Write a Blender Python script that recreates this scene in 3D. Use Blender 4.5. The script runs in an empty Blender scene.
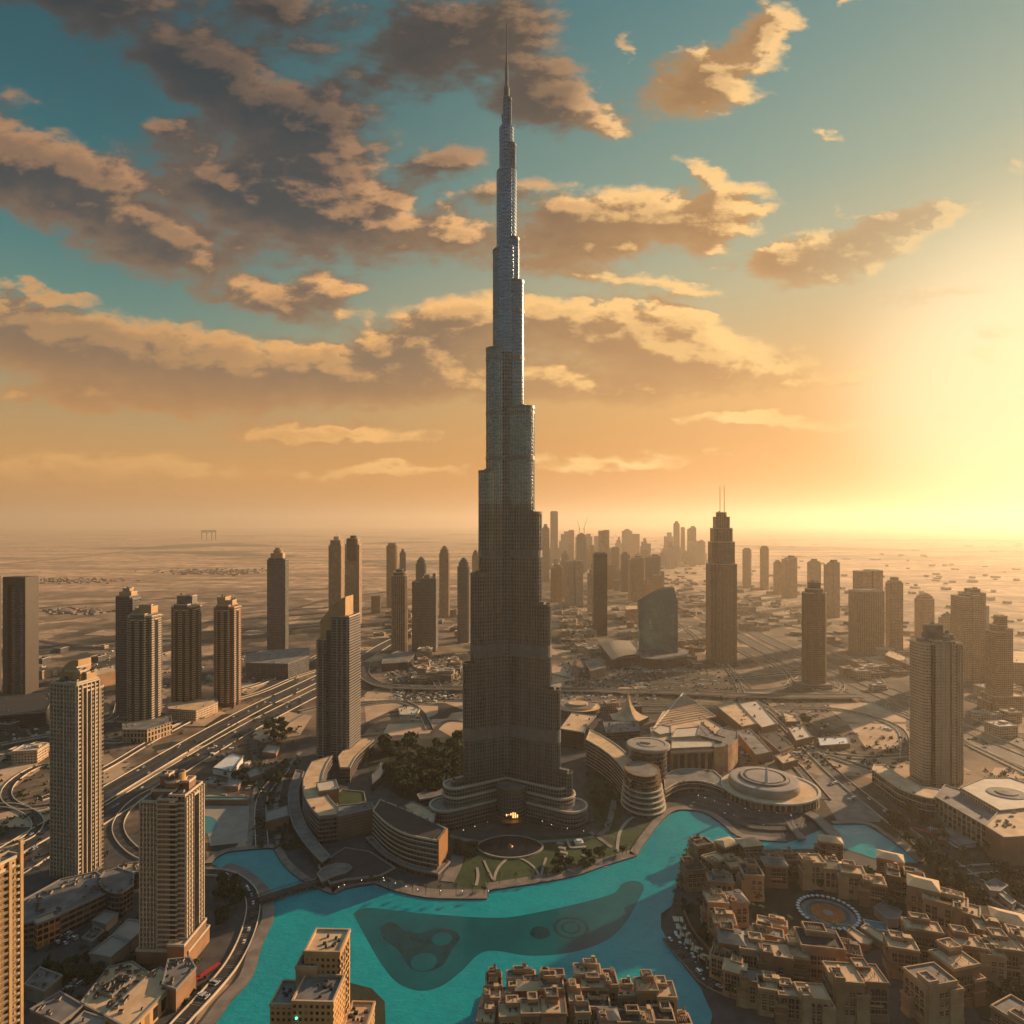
import bpy, bmesh, math, random
from mathutils import Vector, noise
random.seed(7)
R = math.radians
SC = bpy.context.scene
COL = SC.collection
# ------------------------------------------------------------------ camera
F, H, HOR = 640.0, 310.0, 523.0          # focal length in pixels, eye height in m, horizon row
cd = bpy.data.cameras.new('camera'); cam = bpy.data.objects.new('camera', cd); COL.objects.link(cam)
cd.sensor_width = 36; cd.lens = 36 * F / 1024; cd.shift_y = (HOR - 512) / 1024
cd.clip_start = 1; cd.clip_end = 250000
cam.location = (0, 0, H); cam.rotation_euler = (R(90), 0, 0); SC.camera = cam
# ------------------------------------------------------------------ light and exposure
SUN_EL, SUN_AZ = R(17.0), R(55.0)          # azimuth measured from the view axis (+Y) to the right (+X)
sd = Vector((math.sin(SUN_AZ) * math.cos(SUN_EL), math.cos(SUN_AZ) * math.cos(SUN_EL), math.sin(SUN_EL)))
sl = bpy.data.lights.new('sun', 'SUN'); sun = bpy.data.objects.new('sun', sl); COL.objects.link(sun)
sl.energy = 5.0; sl.angle = R(0.6); sl.color = (1.0, 0.66, 0.37)
sun.rotation_euler = sd.to_track_quat('Z', 'Y').to_euler()
SC.view_settings.view_transform = 'Standard'; SC.view_settings.look = 'None'
SC.view_settings.gamma = 1; SC.view_settings.exposure = 0.58; SC.view_settings.use_curve_mapping = False
SC.cycles.max_bounces = 5; SC.cycles.diffuse_bounces = 2; SC.cycles.glossy_bounces = 2
SC.cycles.volume_bounces = 1; SC.cycles.use_denoising = True
SC.cycles.caustics_reflective = False; SC.cycles.caustics_refractive = False

def srgb(r, g, b):
    f = lambda c: (c / 255 / 12.92) if c <= 10 else ((c / 255 + .055) / 1.055) ** 2.4
    return (f(r), f(g), f(b), 1)

# ------------------------------------------------------------------ node helpers
class NT:
    def __init__(s, tree): s.t = tree; s.n = tree.nodes; s.l = tree.links
    def new(s, typ, **kw):
        n = s.n.new(typ)
        for k, v in kw.items(): setattr(n, k, v)
        return n
    def put(s, sock, v):
        if isinstance(v, bpy.types.NodeSocket): s.l.new(v, sock)
        elif v is not None: sock.default_value = v
    def m(s, op, a, b=None, c=None, clamp=False):
        n = s.new('ShaderNodeMath', operation=op, use_clamp=clamp)
        s.put(n.inputs[0], a); s.put(n.inputs[1], b); s.put(n.inputs[2], c)
        return n.outputs[0]
    def mix(s, fac, a, b, blend='MIX'):
        n = s.new('ShaderNodeMix', data_type='RGBA', blend_type=blend)
        s.put(n.inputs[0], fac); s.put(n.inputs[6], a); s.put(n.inputs[7], b)
        return n.outputs[2]
    def ramp(s, fac, stops, interp='LINEAR'):
        n = s.new('ShaderNodeValToRGB'); cr = n.color_ramp; cr.interpolation = interp
        while len(cr.elements) < len(stops): cr.elements.new(.5)
        for e, (p, c) in zip(cr.elements, stops):
            e.position = p; e.color = c if not isinstance(c, (int, float)) else (c, c, c, 1)
        s.put(n.inputs[0], fac)
        return n.outputs[0]
    def noise(s, vec, scale, detail=4, rough=.55, dist=0, out=0):
        n = s.new('ShaderNodeTexNoise'); s.put(n.inputs['Vector'], vec); n.inputs['Scale'].default_value = scale
        n.inputs['Detail'].default_value = detail; n.inputs['Roughness'].default_value = rough
        n.inputs['Distortion'].default_value = dist
        return n.outputs[out]
    def maprange(s, v, a, b, c=0, d=1, smooth=True):
        n = s.new('ShaderNodeMapRange', interpolation_type='SMOOTHSTEP' if smooth else 'LINEAR'); s.put(n.inputs[0], v)
        for i, x in enumerate((a, b, c, d)): n.inputs[i + 1].default_value = x
        return n.outputs[0]
    def vm(s, op, a, b=None):
        n = s.new('ShaderNodeVectorMath', operation=op); s.put(n.inputs[0], a)
        if b is not None: s.put(n.inputs[3 if op == 'SCALE' else 1], b)
        return n.outputs[1 if op in ('DOT_PRODUCT', 'LENGTH') else 0]
    def comb(s, x, y, z=0):
        n = s.new('ShaderNodeCombineXYZ'); s.put(n.inputs[0], x); s.put(n.inputs[1], y); s.put(n.inputs[2], z)
        return n.outputs[0]

# ------------------------------------------------------------------ sky
# cloud banks of this evening's sky: direction (slope right, slope up) of the centre, half sizes, roll, weight
CLOUDS = []
def cl(px, py, rx, ry, rot=0, w=1.0): CLOUDS.append(((px - 512) / 640, (523 - py) / 640, rx / 640, ry / 640, R(rot), w))
cl(70, 5, 210, 52, -10); cl(215, 85, 150, 48, -22); cl(290, 30, 70, 42, -30, .8); cl(310, 140, 130, 50, -20); cl(455, 60, 150, 80, 10, .9); cl(545, 112, 80, 48, -18, .8)
cl(30, 170, 130, 62, -15); cl(150, 235, 190, 58, -16); cl(330, 215, 115, 66, -28, 1.15); cl(240, 190, 120, 40, -20); cl(445, 176, 44, 24, 10, .8); cl(465, 240, 75, 36, -8, .85)
cl(285, 308, 125, 26, -4, .8); cl(60, 335, 190, 46, -10); cl(200, 372, 230, 48, -4); cl(430, 350, 120, 50, 22); cl(350, 380, 260, 42, 0); cl(120, 405, 220, 22, -3, .8)
cl(630, 225, 150, 38, 2); cl(710, 225, 62, 48, 30, .9); cl(575, 255, 90, 36, 0, .85); cl(600, 130, 36, 22, -25, .6); cl(700, 180, 45, 14, -20, .6)
cl(690, 105, 92, 38, 16, 1.05); cl(755, 50, 42, 42, 45, .9); cl(628, 68, 16, 12, -50, .7); cl(835, 18, 30, 16, 25, .75)
cl(840, 252, 100, 40, 20, 1.0); cl(905, 218, 62, 20, 14, .8); cl(800, 270, 70, 20, 0, .8)
cl(655, 350, 210, 50, -8, 1.1); cl(580, 325, 110, 26, 0, .8); cl(600, 392, 190, 24, 0, .8); cl(865, 378, 48, 9, 4, .7); cl(960, 364, 24, 10, 0, .75)
cl(760, 424, 150, 14, 0, .75); cl(920, 428, 60, 8, 0, .6); cl(340, 440, 170, 15, -2, .8); cl(100, 470, 240, 24, -2, .85); cl(400, 470, 150, 10, 0, .6); cl(620, 464, 140, 13, 0, .7)
cl(930, 300, 90, 16, 6, .55); cl(985, 345, 60, 12, 0, .5); cl(1000, 180, 40, 14, -6, .5); cl(900, 330, 50, 8, 0, .5); cl(400, 205, 34, 14, 10, .6); cl(350, 292, 46, 15, 0, .6); cl(70, 300, 80, 10, 0, .5); cl(500, 205, 60, 20, 0, .55); cl(180, 140, 50, 20, -20, .5); cl(820, 150, 30, 8, 0, .5); cl(660, 290, 150, 14, -6, .6); cl(700, 330, 60, 16, -20, .6)
W = bpy.data.worlds.new('World'); SC.world = W; W.use_nodes = True
def cloud_group():
    g = bpy.data.node_groups.new('cloud_density', 'ShaderNodeTree')
    g.interface.new_socket('P', in_out='INPUT', socket_type='NodeSocketVector')
    g.interface.new_socket('D', in_out='OUTPUT', socket_type='NodeSocketFloat')
    t = NT(g); gi = t.new('NodeGroupInput'); go = t.new('NodeGroupOutput'); P = gi.outputs[0]
    st = t.vm('MULTIPLY', P, (1.0, 1.9, 1))
    w1 = t.vm('SUBTRACT', t.noise(st, 4.0, 3, .5, 0, 1), (.5, .5, .5)); w2 = t.vm('SUBTRACT', t.noise(st, 17, 5, .6, 0, 1), (.5, .5, .5))
    Q = t.vm('ADD', P, t.vm('ADD', t.vm('MULTIPLY', w1, (.10, .06, 0)), t.vm('MULTIPLY', w2, (.08, .05, 0))))
    tot = None
    for (a, b, rx, ry, ro, w) in CLOUDS:
        mp = t.new('ShaderNodeMapping', vector_type='TEXTURE'); t.l.new(Q, mp.inputs[0])
        mp.inputs[1].default_value = (a, b, 0); mp.inputs[2].default_value = (0, 0, ro); mp.inputs[3].default_value = (rx * 1.12, ry * 1.12, 1)
        gr = t.new('ShaderNodeTexGradient', gradient_type='SPHERICAL'); t.l.new(mp.outputs[0], gr.inputs[0])
        d = t.m('MULTIPLY', gr.outputs['Fac'], w)
        tot = d if tot is None else t.m('SUBTRACT', t.m('ADD', tot, d), t.m('MULTIPLY', tot, d))   # soft union
    n = t.noise(st, 6.5, 9, .60, .25); n2 = t.noise(t.vm('ADD', st, (3.1, 1.7, 0)), 24, 6, .62)
    v = t.m('ADD', t.m('ADD', t.m('MULTIPLY', tot, 1.0), t.m('MULTIPLY', t.m('SUBTRACT', n, .5), 1.15)), t.m('MULTIPLY', t.m('SUBTRACT', n2, .5), .52))
    t.l.new(t.m('ADD', v, -.225), go.inputs[0])
    return g
def build_sky():
    t = NT(W.node_tree); bg = t.n['Background']
    sky = t.new('ShaderNodeTexSky', sky_type='NISHITA', sun_disc=False)
    sky.sun_elevation = SUN_EL; sky.sun_rotation = SUN_AZ; sky.dust_density = 3; sky.air_density = 1.2
    tc = t.new('ShaderNodeTexCoord'); d = tc.outputs['Generated']
    s = t.new('ShaderNodeSeparateXYZ'); t.l.new(d, s.inputs[0]); x, y, z = s.outputs
    ay = t.m('ADD', t.m('ABSOLUTE', y), .03)
    a = t.m('DIVIDE', x, ay); b = t.m('DIVIDE', z, ay)
    P = t.comb(a, b, t.m('MULTIPLY', t.m('LESS_THAN', y, 0), 3.7))
    el = t.m('ABSOLUTE', z)
    cs = t.vm('DOT_PRODUCT', d, tuple(sd))                       # cosine to the sun
    # clear air away from the sun and toward it, by sine of elevation; unseen zenith brightened as fill
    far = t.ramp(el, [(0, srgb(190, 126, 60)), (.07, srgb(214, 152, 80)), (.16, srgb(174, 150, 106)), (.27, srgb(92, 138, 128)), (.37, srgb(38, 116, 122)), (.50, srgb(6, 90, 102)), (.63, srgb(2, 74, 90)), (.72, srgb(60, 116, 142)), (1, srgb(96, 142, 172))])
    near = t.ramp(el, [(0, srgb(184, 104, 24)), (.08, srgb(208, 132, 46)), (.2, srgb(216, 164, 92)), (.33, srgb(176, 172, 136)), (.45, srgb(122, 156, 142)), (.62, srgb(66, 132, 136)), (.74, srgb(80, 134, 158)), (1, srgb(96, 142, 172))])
    hot = (math.sin(R(38.5)) * math.cos(R(9.5)), math.cos(R(38.5)) * math.cos(R(9.5)), math.sin(R(9.5)))   # brightest patch of the dusty western sky
    cs = t.vm('DOT_PRODUCT', d, hot)
    base = t.mix(t.maprange(cs, .34, 1.0), far, near)
    glow = t.maprange(cs, .94, 1.0, 0, 1)
    base = t.mix(t.m('MULTIPLY', t.m('POWER', glow, 5), .5), base, (1.2, 1.08, .72, 1))
    ns = t.mix(1, sky.outputs[0], (.05, .05, .05, 1), 'MULTIPLY')
    base = t.mix(.12, base, ns)
    # clouds
    g = cloud_group()
    def dens(vec):
        n = t.new('ShaderNodeGroup'); n.node_tree = g; t.l.new(vec, n.inputs[0]); return n.outputs[0]
    d0 = dens(P)
    sp = (.80, .17, 0)
    tow = t.vm('NORMALIZE', t.vm('SUBTRACT', sp, P))
    tow = t.vm('NORMALIZE', t.vm('ADD', tow, (0, .9, 0)))
    d1 = dens(t.vm('ADD', P, t.vm('MULTIPLY', tow, (.030, .034, 0))))
    cov = t.maprange(d0, .0, .36)
    cov = t.m('MULTIPLY', cov, t.maprange(z, .01, .10))
    thick = t.maprange(d0, .15, .70)
    lit = t.m('MULTIPLY', t.maprange(t.m('SUBTRACT', d0, d1), .02, .30), t.m('SUBTRACT', 1, t.m('MULTIPLY', thick, .5)))
    warm = t.maprange(cs, .55, .98)
    lit = t.m('ADD', t.m('MULTIPLY', lit, t.maprange(cs, .35, .85, .42, 1)), t.m('MULTIPLY', t.m('SUBTRACT', 1, thick), .12), clamp=True)
    lowd = t.ramp(el, [(0, srgb(196, 138, 78)), (.12, srgb(186, 132, 80)), (.24, srgb(112, 98, 86)), (.36, srgb(62, 68, 74)), (.5, srgb(32, 54, 66)), (.62, srgb(18, 44, 56)), (1, srgb(30, 44, 52))])
    hi = t.m('MAXIMUM', t.maprange(el, .36, .54, 1, .30), t.maprange(cs, .74, .84)); warm = t.m('MULTIPLY', warm, hi); lit = t.m('MULTIPLY', t.m('MULTIPLY', lit, 1.35), hi, clamp=True)
    shade = t.mix(t.m('MULTIPLY', warm, .6), lowd, srgb(196, 142, 84))
    lc = t.ramp(el, [(0, srgb(245, 190, 110)), (.25, srgb(244, 180, 108)), (.45, srgb(240, 176, 120)), (.7, srgb(216, 170, 132)), (1, srgb(150, 140, 130))])
    lc = t.mix(t.m('MULTIPLY', warm, .7), lc, srgb(255, 214, 140))
    ccol = t.mix(lit, shade, lc)
    fin = t.mix(t.m('MULTIPLY', cov, t.maprange(cs, .93, 1.0, .96, .25)), base, ccol)
    fin = t.mix(t.maprange(z, -.02, 0), srgb(120, 88, 56), fin)
    fin = t.mix(1, fin, t.ramp(t.m('MULTIPLY_ADD', y, .5, t.m('MULTIPLY_ADD', el, .5, .35)), [(.2, (.27, .66, 1.0, 1)), (.62, (1, 1, 1, 1))]), 'MULTIPLY')   # unseen eastern sky dimmed and tinted blue to cool the ambient light
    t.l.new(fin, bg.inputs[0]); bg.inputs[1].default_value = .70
build_sky()
W.cycles.sampling_method = 'MANUAL'; W.cycles.sample_map_resolution = 512

# ------------------------------------------------------------------ places
def G(px, py, z=0.0):
    D = F * (H - z) / (py - HOR)
    return Vector(((px - 512) * D / F, D, z))
def P2(px, py, z=0.0):
    g = G(px, py, z); return (g.x, g.y)
def zat(py, D): return H + (HOR - py) * D / F
def sheet(name, pts, z, mat, kind='structure', uv=True): 
    mb = MB(); mb.flat(pts, z, 0); return tag(mb.build(name, [mat]), kind=kind)

def tag(o, label=None, cat=None, group=None, kind=None):
    if label: o['label'] = label
    if cat: o['category'] = cat
    if group: o['group'] = group
    if kind: o['kind'] = kind
    return o
def empty(name, loc, rz=0, label=None, cat=None, group=None):
    o = bpy.data.objects.new(name, None); COL.objects.link(o); o.location = loc; o.rotation_euler = (0, 0, rz)
    o.empty_display_size = 5
    return tag(o, label, cat, group)

def area2(p): return sum(p[i][0] * p[(i + 1) % len(p)][1] - p[(i + 1) % len(p)][0] * p[i][1] for i in range(len(p)))
def ccw(p): return list(p) if area2(p) > 0 else list(reversed(p))
def offset(p, d):
    p = ccw(p); n = len(p); out = []
    for i in range(n):
        a, b, c = Vector(p[i - 1][:2]), Vector(p[i][:2]), Vector(p[(i + 1) % n][:2])
        e1 = (b - a).normalized(); e2 = (c - b).normalized()
        n1 = Vector((e1.y, -e1.x)); n2 = Vector((e2.y, -e2.x)); k = 1 + n1.dot(n2)
        m = (n1 + n2) / max(k, .35)
        out.append((b.x + m.x * d, b.y + m.y * d))
    return out
def rect(cx, cy, sx, sy, rot=0):
    c, s = math.cos(rot), math.sin(rot)
    return [(cx + x * c - y * s, cy + x * s + y * c) for x, y in ((-sx / 2, -sy / 2), (sx / 2, -sy / 2), (sx / 2, sy / 2), (-sx / 2, sy / 2))]
def ngon(cx, cy, rx, ry=None, n=32, a0=0, a1=2 * math.pi):
    ry = ry or rx
    full = abs(a1 - a0 - 2 * math.pi) < 1e-6
    return [(cx + rx * math.cos(a0 + (a1 - a0) * i / (n if full else n - 1)), cy + ry * math.sin(a0 + (a1 - a0) * i / (n if full else n - 1))) for i in range(n)]
def arcband(cx, cy, r0, r1, a0, a1, n=20):
    return ngon(cx, cy, r1, None, n, R(a0), R(a1)) + list(reversed(ngon(cx, cy, r0, None, n, R(a0), R(a1))))
def smooth(pts, k=3):
    "Catmull-Rom through open points"
    out = []
    for i in range(len(pts) - 1):
        p0 = pts[max(i - 1, 0)]; p1 = pts[i]; p2 = pts[i + 1]; p3 = pts[min(i + 2, len(pts) - 1)]
        for j in range(k):
            t = j / k
            out.append(tuple(.5 * (2 * b + (c - a) * t + (2 * a - 5 * b + 4 * c - d) * t * t + (3 * b - a - 3 * c + d) * t ** 3) for a, b, c, d in zip(p0, p1, p2, p3)))
    out.append(tuple(pts[-1])); return out

class MB:
    def __init__(s): s.v = []; s.f = []; s.mi = []; s.uv = []
    def face(s, pts, m=0, uv=None):
        i = len(s.v); s.v += [tuple(p) for p in pts]; s.f.append(tuple(range(i, i + len(pts)))); s.mi.append(m)
        s.uv.append(uv or [(p[0], p[1]) for p in pts])
    def prism(s, poly, z0, z1, m=0, mt=1, top=None, bottom=False, cap=True, u0=0.0):
        p = ccw(poly); q = ccw(top) if top is not None else p; n = len(p); u = u0
        for i in range(n):
            j = (i + 1) % n; L = math.hypot(p[j][0] - p[i][0], p[j][1] - p[i][1])
            s.face([(p[i][0], p[i][1], z0), (p[j][0], p[j][1], z0), (q[j][0], q[j][1], z1), (q[i][0], q[i][1], z1)], m,
                   [(u, z0), (u + L, z0), (u + L, z1), (u, z1)]); u += L
        if cap: s.face([(a, b, z1) for a, b in q], mt)
        if bottom: s.face([(a, b, z0) for a, b in reversed(p)], mt)
    def box(s, cx, cy, sx, sy, z0, z1, rot=0, m=0, mt=None, bottom=False): s.prism(rect(cx, cy, sx, sy, rot), z0, z1, m, m if mt is None else mt, bottom=bottom)
    def ring(s, poly, d, z0, z1, m=0, inner=0.0):
        "a horizontal ledge running round a footprint"
        a = offset(poly, inner) if inner else ccw(poly); b = offset(poly, d); n = len(a)
        for i in range(n):
            j = (i + 1) % n
            s.face([(*b[i], z0), (*b[j], z0), (*b[j], z1), (*b[i], z1)], m, [(0, 0)] * 4)
            s.face([(*a[i], z1), (*b[i], z1), (*b[j], z1), (*a[j], z1)], m, [(0, 0)] * 4)
            s.face([(*a[j], z0), (*b[j], z0), (*b[i], z0), (*a[i], z0)], m, [(0, 0)] * 4)
            if inner: s.face([(*a[j], z0), (*a[i], z0), (*a[i], z1), (*a[j], z1)], m, [(0, 0)] * 4)
    def parapet(s, poly, z, h=1.2, w=.6, m=1): s.ring(poly, .12, z - .4, z + h, m, inner=-w)
    def flat(s, pts, z, m=0): s.face([(p[0], p[1], z) for p in ccw(pts)], m)
    def tube(s, pts, r, n=6, m=0):
        prev = None
        for i, p in enumerate(pts):
            p = Vector(p); rr = r[i] if isinstance(r, (list, tuple)) else r
            d = (Vector(pts[min(i + 1, len(pts) - 1)]) - Vector(pts[max(i - 1, 0)])).normalized()
            a = d.cross(Vector((0, 0, 1)) if abs(d.z) < .9 else Vector((1, 0, 0))).normalized(); b = d.cross(a)
            cur = [p + (a * math.cos(2 * math.pi * k / n) + b * math.sin(2 * math.pi * k / n)) * rr for k in range(n)]
            if prev:
                for k in range(n): s.face([prev[(k + 1) % n], prev[k], cur[k], cur[(k + 1) % n]], m, [(0, 0)] * 4)
            prev = cur
        s.face(prev, m, [(0, 0)] * n)
    def lathe(s, prof, cx=0, cy=0, n=24, m=0, sx=1, sy=1):
        for (r0, z0), (r1, z1) in zip(prof, prof[1:]):
            for k in range(n):
                a, b = 2 * math.pi * k / n, 2 * math.pi * (k + 1) / n
                q = [(cx + r0 * math.cos(a) * sx, cy + r0 * math.sin(a) * sy, z0), (cx + r0 * math.cos(b) * sx, cy + r0 * math.sin(b) * sy, z0),
                     (cx + r1 * math.cos(b) * sx, cy + r1 * math.sin(b) * sy, z1), (cx + r1 * math.cos(a) * sx, cy + r1 * math.sin(a) * sy, z1)]
                if r0 < 1e-6: q = q[1:]
                elif r1 < 1e-6: q = q[:3]
                s.face(q, m, [(a * r0, z0), (b * r0, z0), (b * r1, z1), (a * r1, z1)][:len(q)])
    def mesh(s, name, mats, smooth_=False):
        me = bpy.data.meshes.new(name); me.from_pydata(s.v, [], s.f)
        for m in mats: me.materials.append(m)
        me.polygons.foreach_set('material_index', [min(i, len(mats) - 1) for i in s.mi])
        uvl = me.uv_layers.new(name='UVMap'); flat = [c for f in s.uv for uv in f for c in uv]
        uvl.data.foreach_set('uv', flat)
        if smooth_:
            bm = bmesh.new(); bm.from_mesh(me); bmesh.ops.remove_doubles(bm, verts=bm.verts, dist=.001); bm.to_mesh(me); bm.free()
            me.polygons.foreach_set('use_smooth', [True] * len(me.polygons))
        me.update(); return me
    def build(s, name, mats, parent=None, smooth_=False):
        return inst(name, s.mesh(name, mats, smooth_), parent)
def inst(name, me, parent=None, loc=None, rz=0):
    o = bpy.data.objects.new(name, me); COL.objects.link(o)
    if parent: o.parent = parent
    if loc is not None: o.location = loc
    if rz: o.rotation_euler = (0, 0, rz)
    return o

# ------------------------------------------------------------------ materials
def mat(name):
    m = bpy.data.materials.new(name); m.use_nodes = True; t = NT(m.node_tree); return m, t, t.n['Principled BSDF']
def plain(name, c, rough=.8, metal=0, var=.25, scale=.15, emit=None, es=1.0, c2=None, bump=0):
    m, t, b = mat(name); tc = t.new('ShaderNodeTexCoord')
    n = t.noise(tc.outputs['Object'], scale, 5, .6)
    c = (*c[:3], 1)
    lo = tuple(x * (1 - var) for x in c[:3]) + (1,); hi = tuple(min(1, x * (1 + var)) for x in c[:3]) + (1,)
    if c2: lo = (*c2[:3], 1); hi = c
    t.l.new(t.mix(t.maprange(n, .32, .68), lo, hi), b.inputs['Base Color'])
    b.inputs['Roughness'].default_value = rough; b.inputs['Metallic'].default_value = metal
    if bump:
        bp = t.new('ShaderNodeBump'); bp.inputs['Distance'].default_value = bump; t.l.new(t.noise(tc.outputs['Object'], scale * 4, 6, .7), bp.inputs['Height']); t.l.new(bp.outputs[0], b.inputs['Normal'])
    if emit: b.inputs['Emission Color'].default_value = (*emit[:3], 1); b.inputs['Emission Strength'].default_value = es
    return m
def facade(name, wall, glass, fh=3.6, bw=3.4, wh=.6, ww=.7, grough=.18, gmetal=0.0, wrough=.75, wmetal=0.0, lit=0.0, big=None, rnd=.8, blind=.8):
    "wall with a grid of window openings, laid out in metres along the wall (UV)"
    m, t, b = mat(name); uv = t.new('ShaderNodeUVMap'); uv.uv_map = 'UVMap'
    s = t.new('ShaderNodeSeparateXYZ'); t.l.new(uv.outputs[0], s.inputs[0])
    u = t.m('DIVIDE', s.outputs[0], bw); v = t.m('DIVIDE', s.outputs[1], fh)
    fu, fv = t.m('FRACT', u), t.m('FRACT', v)
    mk = t.m('MULTIPLY', t.m('COMPARE', fu, .5, ww / 2), t.m('COMPARE', fv, .5, wh / 2))
    wn = t.new('ShaderNodeTexWhiteNoise', noise_dimensions='2D'); t.l.new(t.comb(t.m('FLOOR', u), t.m('FLOOR', v)), wn.inputs[0]); rv = wn.outputs[0]
    if big:                                                         # every nth bay is a blank or darker strip
        k = t.m('COMPARE', t.m('FRACT', t.m('DIVIDE', s.outputs[0], big)), .5, .16); mk = t.m('MAXIMUM', mk, k)
    g0 = tuple(x * (1 - rnd * .7) for x in glass[:3]) + (1,); g1 = tuple(min(1, x * (1 + rnd)) for x in glass[:3]) + (1,)
    gc = t.mix(rv, g0, g1); gc = t.mix(t.m('MULTIPLY', t.m('GREATER_THAN', rv, .84), blind), gc, tuple(x * .75 for x in wall[:3]) + (1,))   # drawn blinds
    tc = t.new('ShaderNodeTexCoord'); nz = t.noise(tc.outputs['Object'], .06, 5, .6)
    w0 = tuple(x * .8 for x in wall[:3]) + (1,); w1 = tuple(min(1, x * 1.15) for x in wall[:3]) + (1,)
    wc = t.mix(t.maprange(nz, .3, .7), w0, w1)
    t.l.new(t.mix(mk, wc, gc), b.inputs['Base Color'])
    t.l.new(t.m('ADD', t.m('MULTIPLY', mk, grough - wrough), wrough), b.inputs['Roughness'])
    t.l.new(t.m('ADD', t.m('MULTIPLY', mk, gmetal - wmetal), wmetal), b.inputs['Metallic'])
    bp = t.new('ShaderNodeBump'); bp.inputs['Distance'].default_value = .5; bp.inputs['Strength'].default_value = .6
    t.l.new(t.m('SUBTRACT', 1, mk), bp.inputs['Height']); t.l.new(bp.outputs[0], b.inputs['Normal'])
    if lit:
        e = t.m('MULTIPLY', t.m('MULTIPLY', mk, t.m('GREATER_THAN', rv, 1 - lit)), 1.2)
        b.inputs['Emission Color'].default_value = (1, .55, .2, 1); t.l.new(e, b.inputs['Emission Strength'])
    return m
HAZE_COL, HAZE_D, HAZE_G = (.95, .83, .66, 1), 7.0e-5, .48
def build_ground():
    m, t, b = mat('desert'); tc = t.new('ShaderNodeTexCoord'); P = tc.outputs['Object']
    n1 = t.noise(P, .0004, 8, .6, .4); n2 = t.noise(P, .012, 6, .65, .5); n3 = t.noise(t.vm('MULTIPLY', P, (.35, 1.6, 1)), .0022, 7, .7, .6)
    sand = t.mix(t.maprange(n3, .40, .60), srgb(222, 180, 140), srgb(158, 126, 100))
    sand = t.mix(t.maprange(n1, .53, .60), sand, srgb(98, 84, 70))
    fine = t.mix(t.maprange(n2, .35, .65), (.55, .55, .55, 1), (1.2, 1.2, 1.2, 1))
    sand = t.mix(1, sand, fine, 'MULTIPLY')
    ln = t.vm('LENGTH', t.vm('SUBTRACT', P, (0, 500, 0)))
    vor = t.new('ShaderNodeTexVoronoi', feature='F1', distance='CHEBYCHEV'); t.l.new(P, vor.inputs['Vector']); vor.inputs['Scale'].default_value = .014
    sv = t.new('ShaderNodeSeparateColor'); t.l.new(vor.outputs['Color'], sv.inputs[0])
    town = t.mix(t.maprange(t.noise(P, .006, 6, .65, .5), .40, .60), srgb(54, 50, 48), srgb(140, 116, 92))
    town = t.mix(t.m('GREATER_THAN', sv.outputs[0], .80), town, srgb(184, 152, 120))
    town = t.mix(t.m('GREATER_THAN', sv.outputs[1], .8), town, srgb(44, 46, 38))
    sp = t.new('ShaderNodeTexVoronoi', feature='F1'); t.l.new(P, sp.inputs['Vector']); sp.inputs['Scale'].default_value = .11
    ss = t.new('ShaderNodeSeparateColor'); t.l.new(sp.outputs['Color'], ss.inputs[0])
    town = t.mix(t.m('MULTIPLY', t.m('GREATER_THAN', ss.outputs[0], .86), t.m('LESS_THAN', sp.outputs['Distance'], .34)), town, srgb(34, 42, 30))
    town = t.mix(1, town, fine, 'MULTIPLY')
    t.l.new(t.mix(t.maprange(t.m('ADD', ln, t.m('MULTIPLY', n1, 1500)), 1900, 4600), town, sand), b.inputs['Base Color'])
    b.inputs['Roughness'].default_value = .95
    mb = MB(); S = 60000
    xs = [-S, -8000, -2000, 2000, 8000, S]; ys = [-3000, 0, 2000, 8000, 20000, S]
    for i in range(5):
        for j in range(5): mb.face([(xs[i], ys[j], 0), (xs[i + 1], ys[j], 0), (xs[i + 1], ys[j + 1], 0), (xs[i], ys[j + 1], 0)])
    tag(mb.build('ground', [m]), kind='structure')
build_ground()
def build_haze():
    m = bpy.data.materials.new('dusty_air'); m.use_nodes = True; nt = m.node_tree
    nt.nodes.remove(nt.nodes['Principled BSDF']); v = nt.nodes.new('ShaderNodeVolumePrincipled')
    v.inputs['Color'].default_value = HAZE_COL; v.inputs['Density'].default_value = HAZE_D; v.inputs['Anisotropy'].default_value = HAZE_G
    nt.links.new(v.outputs[0], nt.nodes['Material Output'].inputs['Volume'])
    mb = MB(); mb.box(0, 28500, 130000, 70000, -1.5, 890, bottom=True); tag(mb.build('haze', [m]), kind='stuff')
build_haze()

# ------------------------------------------------------------------ shared materials
M = {}
M['asphalt'] = plain('asphalt', srgb(58, 56, 56), .9, var=.25, scale=.05)
M['paving'] = plain('paving', srgb(128, 116, 106), .85, var=.25, scale=.08)
M['paving_dark'] = plain('paving_dark', srgb(70, 68, 66), .85, var=.3, scale=.1)
M['sandlot'] = plain('sandlot', srgb(212, 176, 140), .95, c2=srgb(174, 142, 112), scale=.02)
M['lawn'] = plain('lawn', srgb(54, 76, 36), .95, c2=srgb(32, 50, 26), scale=.06, bump=.4)
M['scrub'] = plain('scrub', srgb(50, 56, 36), .95, c2=srgb(28, 38, 24), scale=.08, bump=.6)
M['concrete'] = plain('concrete', srgb(158, 146, 134), .8, var=.12, scale=.06)
M['pale'] = plain('pale_stone', srgb(206, 188, 164), .7, var=.1, scale=.07)
M['tanroof'] = plain('tan_roof', srgb(226, 190, 148), .85, c2=srgb(196, 160, 122), scale=.07)
M['greyroof'] = plain('grey_roof', srgb(140, 132, 124), .8, c2=srgb(96, 92, 88), scale=.07)
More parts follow.
